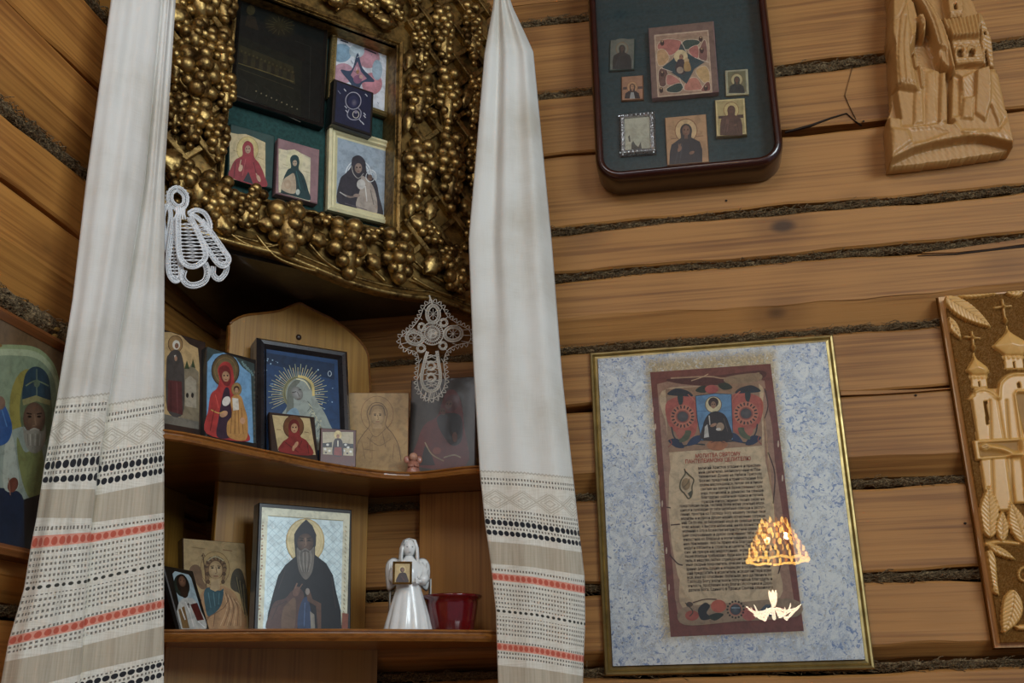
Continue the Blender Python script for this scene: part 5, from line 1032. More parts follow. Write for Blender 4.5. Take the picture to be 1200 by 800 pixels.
# ---------------------------------------------------------------- prayer in a glazed gold frame
qf = [(689, 408), (977, 390), (1028, 782), (708, 793)]; pl, r = hang(PR(-.020), qf)
pf = thing('prayer_frame', root_at(pl, r), 'gold-framed glazed prayer sheet on blue marbled paper, hanging on the right wall', 'framed print')
frame('gold_frame', pl, r, .0135, [(0, .001), (.12, .004), (.3, .0045), (.42, .0015), (.55, .003), (.8, .0035), (.9, .001), (1, -.001)], M['brass'], pf, -.016)
frame('inner_dark_slip', pl, (r[0]+.0125, r[1]-.0125, r[2]+.0125, r[3]-.0125), .003, [(0, -.001), (1, -.004)], plain('dark_olive_slip', hexc('4A4026'), .4, .3), pf, -.014)  # dark olive slip just inside the gold frame
MB().box(pl, r[0]+.002, r[1]-.002, r[2]+.002, r[3]-.002, -.018, -.0155).build('back_board', M['edge_wood'], pf)
def marble():
    m = Mat('blue_marbled_paper'); p = m.pos(); x, y, z = m.sep(p)
    n = m.noise(p, 34, 4, .6, 2.2); n2 = m.noise(m.scale(p, (1, 1, 1), m.rand()), 95, 3, .6, 2.2); n3 = m.noise(p, 11, 2); v = m.voro(p, 110)
    n6 = m.noise(p, 150, 3, .65, 2.5); c = m.mix(hexc('E6E8E4'), hexc('BCC6D2'), (n*.5+n3*.3+n6*.45).step(.54, .70)); c = m.mix(c, hexc('6C86B4'), n2.step(.55, .63)*.85); c = m.mix(c, hexc('F0F2EE'), n6.step(.54, .60)*.7)
    c = m.mix(c, hexc('A08E66'), (1-((n2-.47).abs()).step(.004, .02))*n.step(.46, .56)*.75)
    dot = (1-v.step(.10, .18))*(1-x.step(.60, .70)); c = m.mix(c, hexc('2A3458'), dot*.6)
    # sandy wash round the sheet
    cx, cz, hx, hz = .747, 1.868, .082, .184; d = ((x-cx).abs()-hx).max((z-cz).abs()-hz); wash = 1-(d+(n2-.5)*.03).step(.0, .016); c = m.mix(c, m.mix(hexc('C8AC70'), hexc('9A8248'), n6.step(.42, .58)), wash*n2.step(.25, .5)*.8)
    m.set('Base Color', c); m.set('Roughness', .6); return m.m
MB().box(pl, r[0]+.012, r[1]-.012, r[2]+.012, r[3]-.012, -.0152, -.0085).build('marbled_mount', marble(), pf)
P = Paint(pl, -.0080); P.poly([(762, 436), (903, 426), (942, 739), (786, 746)], '7E4032'); 
P.poly([(770, 450), (785, 446), (800, 449), (830, 446), (850, 450), (880, 442), (896, 446), (899, 470), (905, 500), (908, 540), (914, 580), (920, 620), (924, 660), (930, 700), (932, 716), (900, 722), (860, 724), (820, 722), (796, 728), (791, 700), (788, 660), (783, 620), (780, 580), (777, 540), (774, 500)], 'A87E62')
P.poly([(776, 458), (840, 452), (890, 450), (894, 480), (897, 540), (903, 600), (909, 650), (914, 700), (850, 708), (800, 712), (797, 660), (790, 600), (785, 540), (781, 500)], 'CCAE84', True)
P.poly([(790, 530), (888, 520), (903, 690), (804, 698)], 'D2B88E', True)
P.poly([(782, 444), (838, 440), (892, 434), (893, 444), (850, 452), (800, 450)], '5A2A22', True); P.line([(786, 443), (830, 441), (850, 443), (890, 437)], 1.6, 'B89068'); P.poly([(850, 442), (888, 437), (890, 446), (856, 450)], '9A7C58', True); P.line([(810, 446), (822, 442), (830, 438)], 1., 'D0A878')
for x, y in ((765, 480), (768, 500), (772, 560), (776, 590), (781, 645), (784, 688), (917, 560), (912, 520)): P.ell(x, y, 1., 4, 'D8B89A')
for q_ in ([(786, 615), (797, 614)], [(785, 650), (794, 660), (800, 662)], [(781, 594), (786, 595)], [(905, 640), (915, 655), (912, 672)], [(896, 455), (900, 475), (896, 490)], [(900, 530), (908, 555), (906, 590)]): P.line(q_, 1.4, '4A2A20')
# ornament
P.poly([(780, 456), (852, 450), (889, 448), (893, 500), (893, 522), (783, 530)], 'A07A58')
for sx in (0, 1):
    f = lambda x, y: (x, y) if not sx else (1674-x-(y-480)*-.03, y-(x-800)*.0-3.5)
    P.poly([f(782, 470), f(815, 466), f(816, 505), f(803, 512), f(784, 498)], 'B8523C', True); P.ell(*f(800, 488), 14.5, 14, 'C4714E'); P.ell(*f(800, 488), 8, 7.5, '9A4A38')
    for k in range(18): a_ = k/18*6.283; P.line([(f(800, 488)[0]+10*math.cos(a_), f(800, 488)[1]+9.5*math.sin(a_)), (f(800, 488)[0]+13.5*math.cos(a_), f(800, 488)[1]+13*math.sin(a_))], 1.6, '2A2226', False)
    P.ell(*f(800, 488), 6.5, 6, '5E5A5A', '484444'); P.line([f(787, 500), f(790, 512), f(800, 522), f(812, 520), f(826, 521)], 1.6, '2A3236'); P.poly([f(783, 516), f(794, 514), f(802, 524), f(792, 524)], '1E2C48', True); P.poly([f(805, 522), f(812, 512), f(824, 510), f(818, 519)], '24365A', True)
    P.poly([f(796, 518), f(800, 506), f(810, 505), f(806, 515)], '5A6242', True); P.poly([f(782, 462), f(792, 455), f(806, 458), f(812, 464), f(800, 464)], '26303A', True); P.poly([f(796, 474), f(794, 464), f(800, 462), f(800, 472)], '26322E', True); P.poly([f(815, 458), f(822, 452), f(832, 454), f(826, 460)], '2C3A2E', True)
    for k in range(4): P.line([f(806+k*2.5, 462+k*2), f(811+k*2, 466+k*3)], 1.1, 'C86A4A', False)
    P.line([f(785, 514), f(787, 519), f(783, 524)], 1, 'A04434'); P.poly([f(792, 508), f(797, 502), f(803, 506), f(797, 514)], 'B4614A', True)
P.ell(834, 456, 8, 5, 'B4524A'); P.poly([(828, 522), (833, 516), (841, 515), (849, 517), (853, 521), (846, 527), (834, 527)], 'B06A34', True); P.line([(833, 519), (841, 516), (849, 519)], .8, '6A2E20')
P.poly([(815, 464), (838, 461), (857, 462), (858, 490), (859, 515), (822, 516), (817, 490)], '5C90B8'); P.line([(816, 482), (856, 481)], .6, '3E6A90', False); P.line([(815, 464), (838, 461), (857, 462), (858, 490), (859, 515), (822, 516), (817, 490)], .8, '2A3040', False, True)
P.ell(836, 474, 9.5, 9.5, 'D8C896'); P.ring(836, 474, 9.5, 9.5, .8, '6A4A2A'); P.poly([(823, 515), (824, 498), (828, 488), (834, 483), (841, 482), (849, 486), (854, 496), (857, 515)], '2E2422', True); P.ell(836, 471.5, 6, 6, '3E2414'); face(P, 836, 474.5, 5, 'B48058', '24140C')
P.poly([(826, 500), (829, 497), (831, 512), (825, 513)], 'C8C4B8'); P.line([(831, 487), (832, 498)], 1.2, 'D0C8B8', False); P.ell(836, 498, 4, 1.8, 'B8845C', rot=-.4); P.ell(844, 500, 4.6, 5, 'A88A6A'); P.ell(842, 503, 3, 1.6, 'D8D0C0'); P.line([(848, 490), (853, 506)], .8, '5A4A42', False)
# initial and lower strip
P.line([(802, 549), (803, 555), (798, 563), (797, 572), (802, 578), (807, 584), (811, 579), (811, 570), (813, 562), (808, 557), (803, 552)], 1.5, '5E5230'); P.ell(804, 567, 5, 7, 'A08050'); P.line([(801, 571), (806, 566), (808, 561)], 1., '6E5A34'); P.poly([(806, 578), (811, 574), (810, 584)], '4A4A34')
P.poly([(800, 712), (860, 706), (930, 702), (934, 722), (862, 728), (802, 732)], 'A08464', True)
for x, y, a_, b_, c in ((842, 710, 9, 7.5, 'C0583A'), (811, 721, 8, 6, 'B04E38'), (878, 719, 9, 8, 'B4584A'), (808, 708, 4, 3, '5A4030')): P.ell(x, y, a_, b_, c)
P.poly([(818, 714), (826, 706), (832, 710), (828, 718), (834, 724), (822, 726)], '1C2226', True); P.poly([(830, 722), (840, 718), (848, 720), (838, 727)], '24301E', True); P.line([(803, 706), (812, 716), (808, 722)], 1.2, '3A3A2A'); P.line([(812, 706), (826, 702), (840, 702)], 1.2, '5A3A28')
P.ell(862, 714, 7.5, 7.5, 'B86A50'); 
for k in range(16): a_ = k/16*6.283; P.ell(862+9.6*math.cos(a_), 714+9.6*math.sin(a_), 1.2, 1.2, '3A2A24')
P.ell(862, 714, 6.4, 6.4, '566068', '3A3E44'); P.line([(857, 712), (867, 712)], 1.2, '8AA0AC', False); P.poly([(890, 718), (898, 708), (906, 712), (904, 722)], '4E5A64', True); P.ell(914, 716, 6, 5, '9A4A3A')
P.build('prayer_sheet', M['print'], pf)
MB().box(pl, r[0]+.012, r[1]-.012, r[2]+.012, r[3]-.012, -.0062, -.0050).build('glass_pane', M['glass'], pf)
LINES = ["великий Христов угодниче и преслав-", "ный целителю, великомучениче Пан-", "телеимоне! Душею на Небеси Престолу", "Божию предстояй и триипостасныя Его", "славы наслаждаяйся, телом же и ликом", "святым на земли в божественных хра-", "мех почиваяй и данною ти свыше", "благодатию различная чудеса источаяй,", "призри милостивным твоим оком на",
  "предстоящия люди, честней твоей иконе умильно моля-", "щияся и просящия от тебе целебныя помощи и заступ-", "ления, простри ко Господу Богу нашему теплыя твоя", "молитвы и испроси душам нашим оставление согреше-", "ний. Се бо мы, за беззакония наша не смеюще возвести", "очес наших к высоте небесней, ниже вознести глас", "моления к Его в Божестве неприступней славе, серд-", "цем сокрушенным и духом смиренным тебе ходатая", "милостива ко Владыце и молитвенника за нас греш-", "ных призываем, яко ты приял еси благодать от Него", "недуги отгоняти и страсти исцеляти. Тебе убо про-", "сим: не презри нас недостойных, молящихся тебе и", "твоея помощи требующих; буди нам в печалех утеши-", "тель, в недузех лютых страждущим врач, напаствуе-", "мым скорый покровитель, очесем недугующим про-", "зрения датель, сущим и младенцем в скорбех готовей-", "ший предстатель и исцелитель: исходатайствуй всем", "вся, яже ко спасению полезная, яко да твоими ко", "Господу Богу молитвами получивше благодать и", "милость, прославим всех благих Источника и Даро-", "дателя Бога, Единаго в Троице Святей славимаго"]
def text_mesh(rows, name, mat, off):
    V = []; F = []
    for s_, p0, p1, h in rows:
        cu = bpy.data.curves.new('line', 'FONT'); cu.body = s_; cu.size = 1; cu.offset = off; cu.resolution_u = 1; ob = bpy.data.objects.new('line', cu); COL.objects.link(ob)
        me = bpy.data.meshes.new_from_object(ob); co = np.array([v.co[:2] for v in me.vertices]); 
        if len(co):
            a = pl.W(*p0, -.0072); b_ = pl.W(*p1, -.0072); ex = b_-a; wd = np.linalg.norm(ex); ex /= wd; ez = np.cross(pl.n, ex); sx = wd/(co[:, 0].max()); b = len(V)
            V += [tuple(a+ex*x*sx+ez*(y*h*.00125)) for x, y in co]; F += [tuple(b+i for i in p.vertices) for p in me.polygons]
        bpy.data.objects.remove(ob); bpy.data.meshes.remove(me)
    me = bpy.data.meshes.new(name); me.from_pydata(V, [], F); link(name, me, mat, pf)
rows = []
for i, s_ in enumerate(LINES):
    y = 549.8+i*4.93; xl = 818+i*.55 if i < 9 else 796.5+(i-9)*.52; xr = 892+i*.48; rows.append((s_, (xl, y), (xr, y-3.6), 4.5))
text_mesh(rows, 'prayer_text', plain('brown_ink', hexc('3A2A20'), .7), .006)
text_mesh([('МОЛИТВА СВЯТОМУ', (815, 536.5), (868, 533.5), 6.2), ('ПАНТЕЛЕИМОНУ ЦЕЛИТЕЛЮ', (803, 543), (880, 539), 6.2)], 'prayer_title', plain('red_ink', hexc('A8432E'), .7), .012)
# ---------------------------------------------------------------- carved reliefs
class Relief:
    def __init__(s, pl, u0, u1, v0, v1, step):
        s.pl = pl; s.nu = int((u1-u0)/step)+1; s.nv = int((v1-v0)/step)+1; s.U, s.V = np.meshgrid(np.linspace(u0, u1, s.nu), np.linspace(v0, v1, s.nv)); s.H = np.zeros_like(s.U); s.C = np.ones_like(s.U); s.mir = None; s.pxm = .00116
    def loc(s, pts, d=0.): return np.array([s.pl.px(*p, d) for p in pts])
    def dist(s, q, closed):
        D = np.full(s.U.shape, 9.); n = len(q)
        for i in range(n if closed else n-1):
            a, b = q[i], q[(i+1) % n]; e = b-a; L = e@e+1e-12; t = np.clip(((s.U-a[0])*e[0]+(s.V-a[1])*e[1])/L, 0, 1); D = np.minimum(D, np.hypot(s.U-a[0]-t*e[0], s.V-a[1]-t*e[1]))
        return D
    def inside(s, q):
        I = np.zeros(s.U.shape, bool); n = len(q)
        for i in range(n):
            (x0, y0), (x1, y1) = q[i], q[(i+1) % n]
            if y0 == y1: continue
            I ^= ((y0 > s.V) != (y1 > s.V)) & (s.U < (x1-x0)*(s.V-y0)/(y1-y0)+x0)
        return I
    def each(s, q): return [q] if s.mir is None else [q, np.c_[2*s.mir-q[:, 0], q[:, 1]]]
    def shape(s, pts, h, bev=.002, sm=False, dome=0., tilt=(0, 0), col=None, mode='set', q=None):
        for q_ in s.each(s.loc(smooth(pts, 4) if sm else pts) if q is None else q):
            I = s.inside(q_); D = s.dist(q_, True); k = np.clip(D/bev, 0, 1)**.6; hh = h*k+dome*np.clip(D/(D[I].max() if I.any() else 1), 0, 1)**.7+tilt[0]*(s.U-q_[:, 0].mean())+tilt[1]*(s.V-q_[:, 1].mean())
            if mode == 'set': s.H = np.where(I, s.H*(1-k)+(hh-h*k+h)*k, s.H)
            else: s.H = np.where(I, s.H+hh, s.H)
            if col is not None: s.C = np.where(I, col, s.C)
    def line(s, pts, h, wd, sm=True, col=None):
        for q_ in s.each(s.loc(smooth(pts, 4, False) if (sm and len(pts) > 2) else pts)):
            D = s.dist(q_, False); g = np.exp(-(D/(wd*s.pxm*.55))**2); s.H += h*g
            if col is not None: s.C = s.C*(1-g)+col*g
    def leaf(s, base, tip, wpx, h=.006, bend=0.):
        for q2 in s.each(s.loc([base, tip])):
            a, b = q2; ax = b-a; L = np.hypot(*ax); ax /= L; pr = np.array([-ax[1], ax[0]]); W = wpx/2*s.pxm
            x = (s.U-a[0])*ax[0]+(s.V-a[1])*ax[1]; f = x/L; y = (s.U-a[0])*pr[0]+(s.V-a[1])*pr[1]-bend*W*np.sin(np.pi*np.clip(f, 0, 1)); w_ = W*np.sin(np.pi*np.clip(f, 0, 1)**.75)**.8
            I = (f > 0) & (f < 1) & (abs(y) < w_); k = np.clip((w_-abs(y))/.0018, 0, 1)**.7
            hh = h*k-.0012*np.exp(-(y/.0007)**2)-.0011*np.exp(-((((x-abs(y)*1.1)/(.0058)) % 1-.5)/.16)**2)*(abs(y) > .0008)
            s.H = np.where(I, hh, s.H); s.C = np.where(I, 1-.55*(np.exp(-(y/.0006)**2)+np.exp(-((((x-abs(y)*1.1)/(.0058)) % 1-.5)/.12)**2)).clip(0, 1), s.C)
    def mesh(s, name, mat, parent, mask=None, back=-.02):
        nu, nv = s.nu, s.nv; V = s.pl.p0+s.U[..., None]*s.pl.ex+s.V[..., None]*s.pl.ez+s.H[..., None]*s.pl.n; V = V.reshape(-1, 3); idx = np.arange(nu*nv).reshape(nv, nu)
        Q_ = np.stack([idx[:-1, :-1], idx[:-1, 1:], idx[1:, 1:], idx[1:, :-1]], -1)
        keep = np.ones(Q_.shape[:2], bool) if mask is None else (mask[:-1, :-1] & mask[:-1, 1:] & mask[1:, 1:] & mask[1:, :-1]); Fq = Q_[keep]
        E1 = np.concatenate([Fq[:, [i, (i+1) % 4]] for i in range(4)]); key = {}
        for a, b in map(tuple, E1): key[(a, b)] = 1
        bd = [(a, b) for (a, b) in key if (b, a) not in key]; bv = sorted({i for e in bd for i in e}); mp = {i: len(V)+k for k, i in enumerate(bv)}
        Bk = V[bv]-((V[bv]-s.pl.p0)@s.pl.n)[:, None]*s.pl.n+back*s.pl.n; VV = np.concatenate([V, Bk]); F = [tuple(f) for f in Fq]+[(b, a, mp[a], mp[b]) for a, b in bd]
        used = np.zeros(len(VV), bool)
        for f in F:
            for i in f: used[i] = True
        rem = np.cumsum(used)-1; me = bpy.data.meshes.new(name); me.from_pydata(VV[used].tolist(), [], [tuple(int(rem[i]) for i in f) for f in F])
        C_ = np.concatenate([s.C.ravel(), np.ones(len(Bk))])[used]; a = me.color_attributes.new('Col', 'FLOAT_COLOR', 'POINT'); a.data.foreach_set('color', np.repeat(C_[:, None], 4, 1).astype(float).ravel()); me.update()
        return link(name, me, mat, parent, True)
def carve_mat(name, light, dark, stain, rough):
    m = Mat(name); p = m.pos(); n1 = m.noise(m.scale(p, (26, 26, 3)), 1., 3, .6, .4); n2 = m.noise(p, 160, 2); f = ((n1*9).sin()*.5+.5)*.3+n2*.5; c = m.mix(light, dark, f.step(.1, 1.))
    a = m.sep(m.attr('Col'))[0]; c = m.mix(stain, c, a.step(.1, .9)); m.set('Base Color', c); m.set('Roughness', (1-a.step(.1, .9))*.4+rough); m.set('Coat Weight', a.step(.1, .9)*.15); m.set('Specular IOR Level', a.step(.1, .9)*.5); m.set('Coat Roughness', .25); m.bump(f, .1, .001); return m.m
# carved church panel
PF = PR(-.028); u0 = (PF.px(1099, 341)[0]+PF.px(1171, 760)[0])/2; v1, v0 = PF.px(1099, 341)[1], PF.px(1171, 760)[1]; u1 = u0+.31
pn = thing('wood_carving', (u0+.15, 0, v0), 'pale carved wooden panel of a domed church and crucifix, at the right edge', 'carving')
bw = .0085; R_ = Relief(PF.off(-.008), u0+bw-.001, u1-bw+.001, v0+bw-.001, v1-bw+.001, .00105); R_.mir = (u0+u1)/2
R_.H += -.001+RNG.normal(size=R_.H.shape)*.0002; 
st = RNG.random(R_.H.shape); R_.C[:] = .12+.2*st
def K1(x, y): return (1060+x/3.333, 320+y/3.333)
def K2(x, y): return (1060+x/3.08, 540+y/3.08)
k1 = lambda L: [K1(*p) for p in L]; k2 = lambda L: [K2(*p) for p in L]
R_.shape(k1([(268, 450), (400, 450), (470, 440), (470, 900), (330, 900)]), .002, .001, col=.6)
R_.shape(k1([(258, 490), (280, 470), (305, 462), (335, 470), (358, 490), (385, 650), (420, 930), (320, 930)]), .004, .002, col=1.)
R_.line(k1([(255, 492), (275, 468), (303, 458), (338, 468), (362, 492)]), .0035, 3.2, col=1); R_.shape(k1([(306, 500), (320, 500), (331, 592), (317, 594)]), -.0005, .0008, col=.2)
R_.shape(k1([(360, 490), (366, 430), (395, 402), (430, 392), (480, 392), (600, 392), (600, 900), (430, 900)]), .004, .002, col=1.); R_.line(k1([(366, 490), (370, 435), (398, 405), (430, 395), (480, 395)]), .0035, 3.2, col=1)
R_.shape(k1([(428, 475), (436, 466), (600, 466), (600, 660), (470, 660)]), .001, .001, col=.45); R_.line(k1([(452, 650), (428, 478), (436, 466), (500, 464)]), .003, 2.4, False, 1.); R_.shape(k1([(436, 432), (446, 426), (452, 450), (440, 452)]), 0, .0008, col=.3)
for x0, x1 in ((395, 425), (330, 345)): R_.line(k1([(x0, 500), (x1, 900)]), -.002, 2.2, False, .5)
def onion(tip, l, rgt, b0, b1, nk):
    R_.shape(k1([b0, (b0[0]+3, b0[1]+nk), (b1[0]+6, b1[1]+nk), b1]), .003, .001, col=.9); R_.shape(k1([tip, (tip[0]-8, tip[1]+28), (l[0]+8, l[1]-14), l, (b0[0]-2, b0[1]-4), b0, b1, (b1[0]+4, b1[1]-6), rgt, (rgt[0]-12, rgt[1]-22), (tip[0]+12, tip[1]+25)]), .003, .002, True, .006, col=1.)
    for k in range(5): x = b0[0]+(b1[0]-b0[0])*k/4; R_.line(k1([(x-4, b0[1]), (x, b0[1]+10), (x+4, b0[1])]), .0015, 1.5, col=1)
    xm = (b0[0]+b1[0])/2; R_.shape(k1([(xm-3, b0[1]+22), (xm+5, b0[1]+22), (xm+9, b0[1]+nk-4), (xm, b0[1]+nk-4)]), .0005, .0006, col=.2)
onion((270, 310), (238, 382), (331, 386), (257, 402), (318, 402), 48); onion((400, 205), (343, 290), (490, 292), (387, 325), (460, 325), 52)
for a_, b_, c_, d_, e_ in (((262, 232), (269, 300), (235, 250), (292, 256), (268, 292)), ((380, 105), (393, 195), (350, 137), (415, 130), (393, 187))):
    R_.line(k1([a_, b_]), .006, 2.2, False, 1.); R_.line(k1([c_, d_]), .006, 2.2, False, 1.); R_.line(k1([e_, (e_[0]+1, e_[1]+1)]), .006, 3.6, False, 1.)
R_.leaf(K1(152, 95), K1(338, 216), 22, .007); R_.leaf(K1(165, 172), K1(221, 264), 12, .006); R_.leaf(K1(190, 88), K1(365, 82), 10, .006); R_.leaf(K1(460, 78), K1(390, 80), 12, .006)
R_.shape(k1([(265, 655), (490, 646), (490, 716), (276, 733)]), .006, .001, col=1.); R_.shape(k1([(283, 664), (490, 654), (490, 708), (290, 722)]), .003, .001, col=.45)
R_.line(k1([(310, 682), (345, 686), (385, 694), (430, 712), (470, 700)]), .006, 5.5, col=1.); R_.shape(k1([(292, 676), (312, 668), (330, 676), (332, 690), (312, 696), (296, 692)]), .008, .002, True, col=1.)
for k in range(4): R_.line(k1([(300, 675+k*5), (322, 678+k*4)]), -.0012, 1., False, .4)
R_.shape(k1([(440, 660), (470, 650), (520, 670), (540, 760), (520, 900), (470, 900), (455, 760)]), .008, .004, True, .004, col=1.); R_.shape(k1([(470, 610), (490, 595), (520, 610), (525, 645), (495, 660), (470, 645)]), .010, .004, True, .004, col=1.)
R_.leaf(K2(306, 278), K2(300, 92), 22); R_.leaf(K2(350, 290), K2(351, 178), 14); R_.leaf(K2(432, 300), K2(378, 145), 20); R_.leaf(K2(470, 300), K2(440, 190), 16)
R_.line(k2([(295, 300), (340, 292), (431, 300), (480, 296)]), .004, 3.5, col=1); R_.leaf(K2(300, 305), K2(402, 358), 10); R_.leaf(K2(305, 322), K2(340, 490), 22, .006, -.7); R_.leaf(K2(392, 465), K2(352, 625), 22, .006, .3)
for a_ in np.linspace(0, 6.28, 16): R_.line([(1200+6.5*math.cos(a_), 673+8*math.sin(a_)), (1200+6.5*math.cos(a_+.4), 673+8*math.sin(a_+.4))], .003, 2., False, 1.)
R_.shape(k2([(388, 594), (470, 590), (470, 612), (408, 610)]), .005, .001, col=1.)
CM = carve_mat('carved_pale_wood', hexc('D0A058'), hexc('B08038'), hexc('5E3C18'), .38)
R_.H = np.clip(R_.H, -.003, .016); R_.mesh('relief', CM, pn, None, -.012)
frame('border', PF, (u0, u1, v0, v1), bw, [(0, 0), (.15, .0018), (.85, .0018), (1, -.001)], CM, pn, -.027)
MB().box(PF, u0+.002, u1-.002, v0+.002, v1-.002, -.0275, -.019).build('back_board', M['carve2'], pn)
# carved monk with church
def K3(x, y): return (1000+x/3.635, y/3.635)
k3 = lambda L: [K3(*p) for p in L]
PS = PR(-.022); sil = [(150, -260), (200, -300), (300, -290), (330, -200), (360, -120), (400, -140), (430, -230), (460, -120), (480, -20), (512, 30), (532, 88), (560, 140), (581, 192), (592, 300), (612, 350), (628, 440), (645, 540), (670, 648), (600, 660), (400, 690), (250, 708), (146, 718), (140, 620), (134, 535), (148, 500), (160, 465), (156, 400), (150, 300), (149, 240), (138, 200), (145, 120), (148, 40), (138, -60)]
cv = thing('wood_carving', (1.11, 0, 2.33), 'wooden relief carving of a robed monk beside a small church on a rock, top right', 'carving')
qs = np.array([PS.px(*p) for p in k3(sil)]); R2 = Relief(PS, qs[:, 0].min()-.003, qs[:, 0].max()+.003, qs[:, 1].min()-.003, qs[:, 1].max()+.003, .00115)
mask = R2.inside(qs); R2.H[:] = .006; R2.shape(k3([(130, 600), (700, 560), (700, 730), (130, 730)]), .0045, .001)
S_ = lambda L, *a, **k: R2.shape(k3(L), *a, **k)
S_([(134, 530), (410, 560), (640, 500), (672, 650), (540, 618), (470, 620), (400, 632), (330, 645), (250, 668), (146, 718)], .026, .003, col=1.)
for L, h in (([(150, 580), (220, 590), (240, 640), (150, 705)], .029), ([(225, 585), (330, 575), (400, 600), (300, 640), (240, 650)], .024), ([(400, 560), (470, 520), (540, 590), (450, 612)], .03), ([(520, 560), (600, 540), (655, 630), (560, 610)], .027)): S_(L, h, .004)
S_([(405, 320), (600, 318), (628, 440), (648, 540), (600, 600), (440, 600), (395, 540)], .024, .006)
for L, h, tl_ in (([(440, 370), (500, 340), (495, 450), (450, 460)], .026, (-.2, .1)), ([(450, 455), (500, 450), (495, 550), (440, 545)], .029, (.1, 0)), ([(500, 345), (560, 330), (575, 450), (545, 560), (495, 520)], .033, (.15, .05)), ([(560, 335), (605, 350), (640, 520), (600, 580), (560, 480)], .027, (-.35, 0)), ([(410, 350), (445, 360), (440, 530), (400, 540)], .020, (-.3, 0))): S_(L, h, .003, tilt=tl_)
S_([(165, 420), (270, 300), (360, 330), (395, 420), (390, 552), (300, 575), (190, 578)], .022, .005)
for k, (xa, xb, h) in enumerate(((190, 240, .022), (240, 290, .026), (290, 345, .024), (345, 392, .028))): S_([(xa+8, 330+k*6), (xb-6, 320+k*6), (xb, 560), (xa, 572)], h, .004)
S_([(140, 40), (230, 20), (265, 110), (260, 200), (240, 260), (255, 350), (268, 432), (215, 425), (160, 414), (152, 300), (150, 240), (138, 195)], .034, .006, dome=.004)
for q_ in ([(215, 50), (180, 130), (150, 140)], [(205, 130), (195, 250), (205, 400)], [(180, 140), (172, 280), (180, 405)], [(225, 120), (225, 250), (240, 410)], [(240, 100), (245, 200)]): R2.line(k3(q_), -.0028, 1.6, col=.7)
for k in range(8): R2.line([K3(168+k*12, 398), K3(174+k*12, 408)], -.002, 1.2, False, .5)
S_([(205, 20), (250, 60), (262, 130), (240, 200), (215, 140)], .030, .003)
S_([(240, -10), (290, 30), (330, 90), (370, 160), (400, 250), (420, 350), (400, 362), (360, 300), (330, 240), (310, 170), (280, 100), (240, 45)], .038, .004, dome=.003)
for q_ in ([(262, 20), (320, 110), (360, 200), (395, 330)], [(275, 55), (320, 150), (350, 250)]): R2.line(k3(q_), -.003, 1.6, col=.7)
S_([(252, 128), (285, 120), (298, 165), (290, 205), (268, 200), (262, 160)], .040, .004, True); R2.line(k3([(268, 140), (278, 160), (272, 190)]), -.003, 1.2, col=.6)
S_([(335, 262), (375, 268), (397, 345), (372, 338), (345, 305)], .034, .004, True)
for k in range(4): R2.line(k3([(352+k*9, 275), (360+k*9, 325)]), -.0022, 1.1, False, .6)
R2.line(k3([(245, 210), (262, 300), (280, 412)]), .006, 3., col=1)
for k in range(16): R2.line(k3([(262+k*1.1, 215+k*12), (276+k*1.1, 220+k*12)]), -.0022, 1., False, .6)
R2.line(k3([(262, 130), (240, 240), (262, 250)]), .004, 2.)
S_([(150, -60), (240, -80), (290, -40), (300, 30), (230, 50), (140, 30)], .034, .008, dome=.004); S_([(165, -240), (210, -280), (280, -265), (300, -170), (280, -90), (210, -70), (165, -110)], .034, .01, True, .012); S_([(190, -220), (250, -235), (275, -180), (260, -110), (205, -105)], .042, .008, True, .008)
S_([(225, -190), (238, -190), (242, -160), (222, -160)], .055, .004); R2.line(k3([(205, -190), (222, -188)]), -.004, 1.6); R2.line(k3([(245, -190), (262, -192)]), -.004, 1.6); S_([(205, -140), (260, -142), (250, -60), (230, -30), (212, -60)], .050, .006, True, .006)
# church
S_([(372, -10), (455, -16), (458, 116), (392, 122)], .026, .003)
for y in (10, 24, 38, 96, 106): R2.line(k3([(385, y+4), (455, y)]), -.002, 1.3, False, .6)
S_([(412, 60), (424, 56), (428, 84), (416, 86)], .018, .001, col=.4); S_([(370, -110), (415, -190), (460, -112), (458, -20), (372, -14)], .028, .006, True, .006)
S_([(400, 212), (525, 200), (548, 302), (418, 312)], .024, .002); S_([(522, 96), (540, 92), (581, 194), (592, 320), (546, 306), (524, 205)], .020, .002, tilt=(-.3, 0))
S_([(352, 112), (388, 122), (458, 112), (532, 92), (522, 208), (396, 214)], .032, .003, tilt=(0, -.25))
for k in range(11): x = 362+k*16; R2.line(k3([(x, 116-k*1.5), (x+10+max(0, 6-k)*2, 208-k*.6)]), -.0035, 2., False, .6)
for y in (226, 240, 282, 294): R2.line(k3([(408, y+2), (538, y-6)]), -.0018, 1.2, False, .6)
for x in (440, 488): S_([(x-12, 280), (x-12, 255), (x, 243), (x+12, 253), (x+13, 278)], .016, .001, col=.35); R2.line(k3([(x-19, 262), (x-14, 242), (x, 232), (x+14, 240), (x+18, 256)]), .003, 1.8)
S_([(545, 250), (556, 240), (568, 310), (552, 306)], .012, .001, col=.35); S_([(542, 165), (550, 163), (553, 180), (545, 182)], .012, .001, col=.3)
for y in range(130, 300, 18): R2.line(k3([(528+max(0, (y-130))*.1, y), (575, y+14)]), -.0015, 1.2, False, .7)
R2.H += .0004*np.sin(R2.U*900+R2.V*300)*(np.sin(R2.V*260+R2.U*200)); R2.H = np.clip(R2.H, .004, .060)
R2.mesh('relief', carve_mat('carved_brown_wood', hexc('B48850'), hexc('946A38'), hexc('5A3A1C'), .45), cv, mask, -.020)
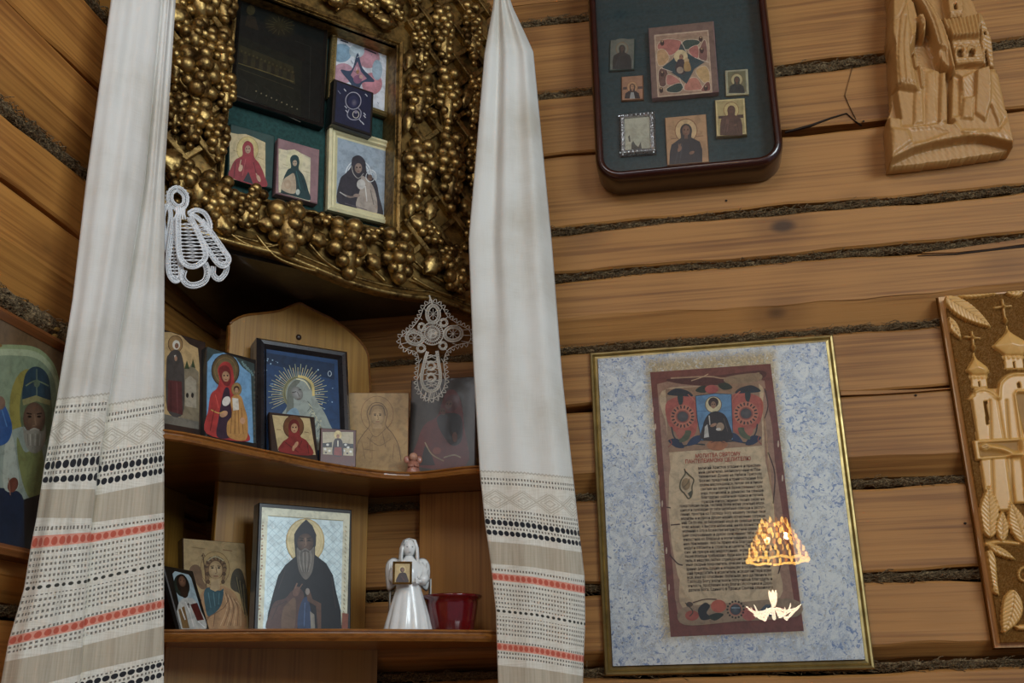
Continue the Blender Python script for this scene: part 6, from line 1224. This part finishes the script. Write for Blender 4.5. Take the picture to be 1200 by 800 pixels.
# ---------------------------------------------------------------- left wall
PLF = PL(.024); ur_ = PLF.px(80, 470)[0]; vt = PLF.px(30, 378)[1]; vb_ = PLF.px(12, 652)[1]; rL = (ur_-.20, ur_, vb_, vt)
li = thing('icon', (0, ur_-.1, vb_), 'large carved-framed icon of a grey-bearded bishop in a blue mitre, on the left wall', 'icon')
board('board', PLF, rL, -.022, 0, M['edge_wood'], li); frame('frame', PLF, rL, .011, [(0, .004), (.5, .008), (1, .002)], wood('reddish_frame', 'y', hexc('9A6238'), hexc('6A3C1C'), .35, 1, False, .4), li)
def arch_pts(f): return [(30+(x-30)*f, 530+(y-530)*f) for x, y in [(-60, 650), (-60, 450), (-40, 418), (-10, 405), (22, 404), (42, 407), (57, 418), (67, 436), (71, 470), (67, 530), (60, 590), (50, 650)]]
cb = MB()
for k in range(60):
    x, y = RNG.uniform(-10, 82), RNG.uniform(384, 650); pts = np.array(arch_pts(1.05))
    from_c = ((x-30)/44)**2+((y-525)/125)**2
    if from_c > 1.05: c_ = PLF.W(x, y, 0); cb.ico(c_, 1, 1, [(.0012, 0, 0), (0, .004+.003*RNG.random(), .001), (0, .001, .003)])
cb.build('carved_ground', plain('golden_brown_carving', hexc('8A6A34'), .45, .2, .3), li)['kind'] = 'stuff'
P = Paint(PLF, .0006); P.clip = (rL[0]+.01, rL[1]-.009, rL[2]+.009, rL[3]-.009)
P.rct(rL, '6E5230', .010); P.poly(arch_pts(1.0), '8A9A68', True); P.poly(arch_pts(.96), 'A4B088', True); P.poly(arch_pts(.90), '7E9070', True)
P.ell(33, 478, 22, 46, '9A8E34', '8C8230'); P.ell(42, 480, 19, 46, '5E6A48')
P.poly([(-10, 640), (-5, 540), (2, 512), (16, 503), (30, 500), (44, 508), (54, 524), (58, 560), (55, 640)], '8E9A8C', True); P.poly([(20, 512), (30, 530), (46, 520), (52, 548), (50, 590), (32, 580), (22, 545)], '7A8046', True); P.poly([(-12, 580), (10, 573), (28, 586), (30, 650), (-12, 650)], '1C2A40', True)
P.poly([(28, 585), (50, 578), (52, 650), (28, 650)], '241E1C'); P.poly([(6, 520), (14, 508), (22, 560), (18, 575), (4, 570)], 'A8B0A0', True); P.ell(15, 568, 6, 9, '6E3A28', rot=.3); P.line([(10, 560), (12, 580)], 1, '9A6A50', False)
P.poly([(27, 470), (27, 452), (30, 438), (38, 430), (48, 431), (56, 440), (59, 456), (58, 470), (43, 466)], '24404E', True); P.line([(30, 452), (42, 446), (57, 452)], 1.6, '6A7A5A'); P.line([(43, 432), (43, 466)], 1.4, '5E7060', False); P.ell(43, 449, 3.6, 4.6, '5A6A52'); P.poly([(26, 468), (42, 463), (59, 469), (59, 475), (42, 470), (27, 475)], '8A8450')
P.ell(40, 490, 13, 19, '7A5A40', '5A4030'); P.poly([(27, 498), (30, 504), (40, 503), (50, 505), (53, 498), (53, 515), (48, 527), (40, 531), (32, 526), (28, 513)], '8A8474', True)
for sx in (-1, 1): P.line([(40+sx*9, 484), (40+sx*3, 485)], 1.6, '2A1A12', False); P.ell(40+sx*5.5, 488, 2.4, 1.3, '1A100C')
P.line([(40, 485), (42, 498), (38, 499)], 1.4, '8A6A4E', False); P.line([(35, 504), (40, 502), (46, 504)], 1.6, 'A09A8A')
for k in range(6): P.line([(32+k*3, 508), (33+k*2.6, 522)], .9, 'B0AA9A' if k % 2 else '6A6456')
P.poly([(-12, 520), (-8, 490), (0, 470), (8, 480), (14, 500), (10, 516), (0, 522)], '23528E', True); P.ell(0, 472, 6, 8, '7A5A44'); P.line([(2, 480), (8, 500)], 1.2, '4A80B8', False)
P.build('painting', M['paint'], li)
PLK = PL(.05); ub = PLK.px(25, 12)[0]; dk = thing('picture_frame', (0, ub-.2, 2.12), 'dark grey-brown picture frame edge at the top left corner of the left wall', 'picture frame')
frame('dark_frame', PLK, (ub-.42, ub, 2.12, 2.75), .030, [(0, -.006), (.15, 0), (.5, .004), (.85, 0), (1, -.012)], plain('dark_grey_moulding', hexc('35302C'), .35, .2, .15, .3), dk, -.048)
MB().box(PLK, ub-.40, ub-.02, 2.14, 2.73, -.04, -.030).build('canvas', plain('dark_canvas', hexc('2A2620'), .6), dk)
# moulding strip and nail heads of the logs
for x, y in ((1012, 142), (1073, 463), (1131, 613), (851, 235)): 
    c_ = PR(0).W(x, y); MB().ico(c_, 1, 1, [(.0022, 0, 0), (0, .0006, 0), (0, 0, .0018)]).build('nail_head', M['darkseam'], wr)
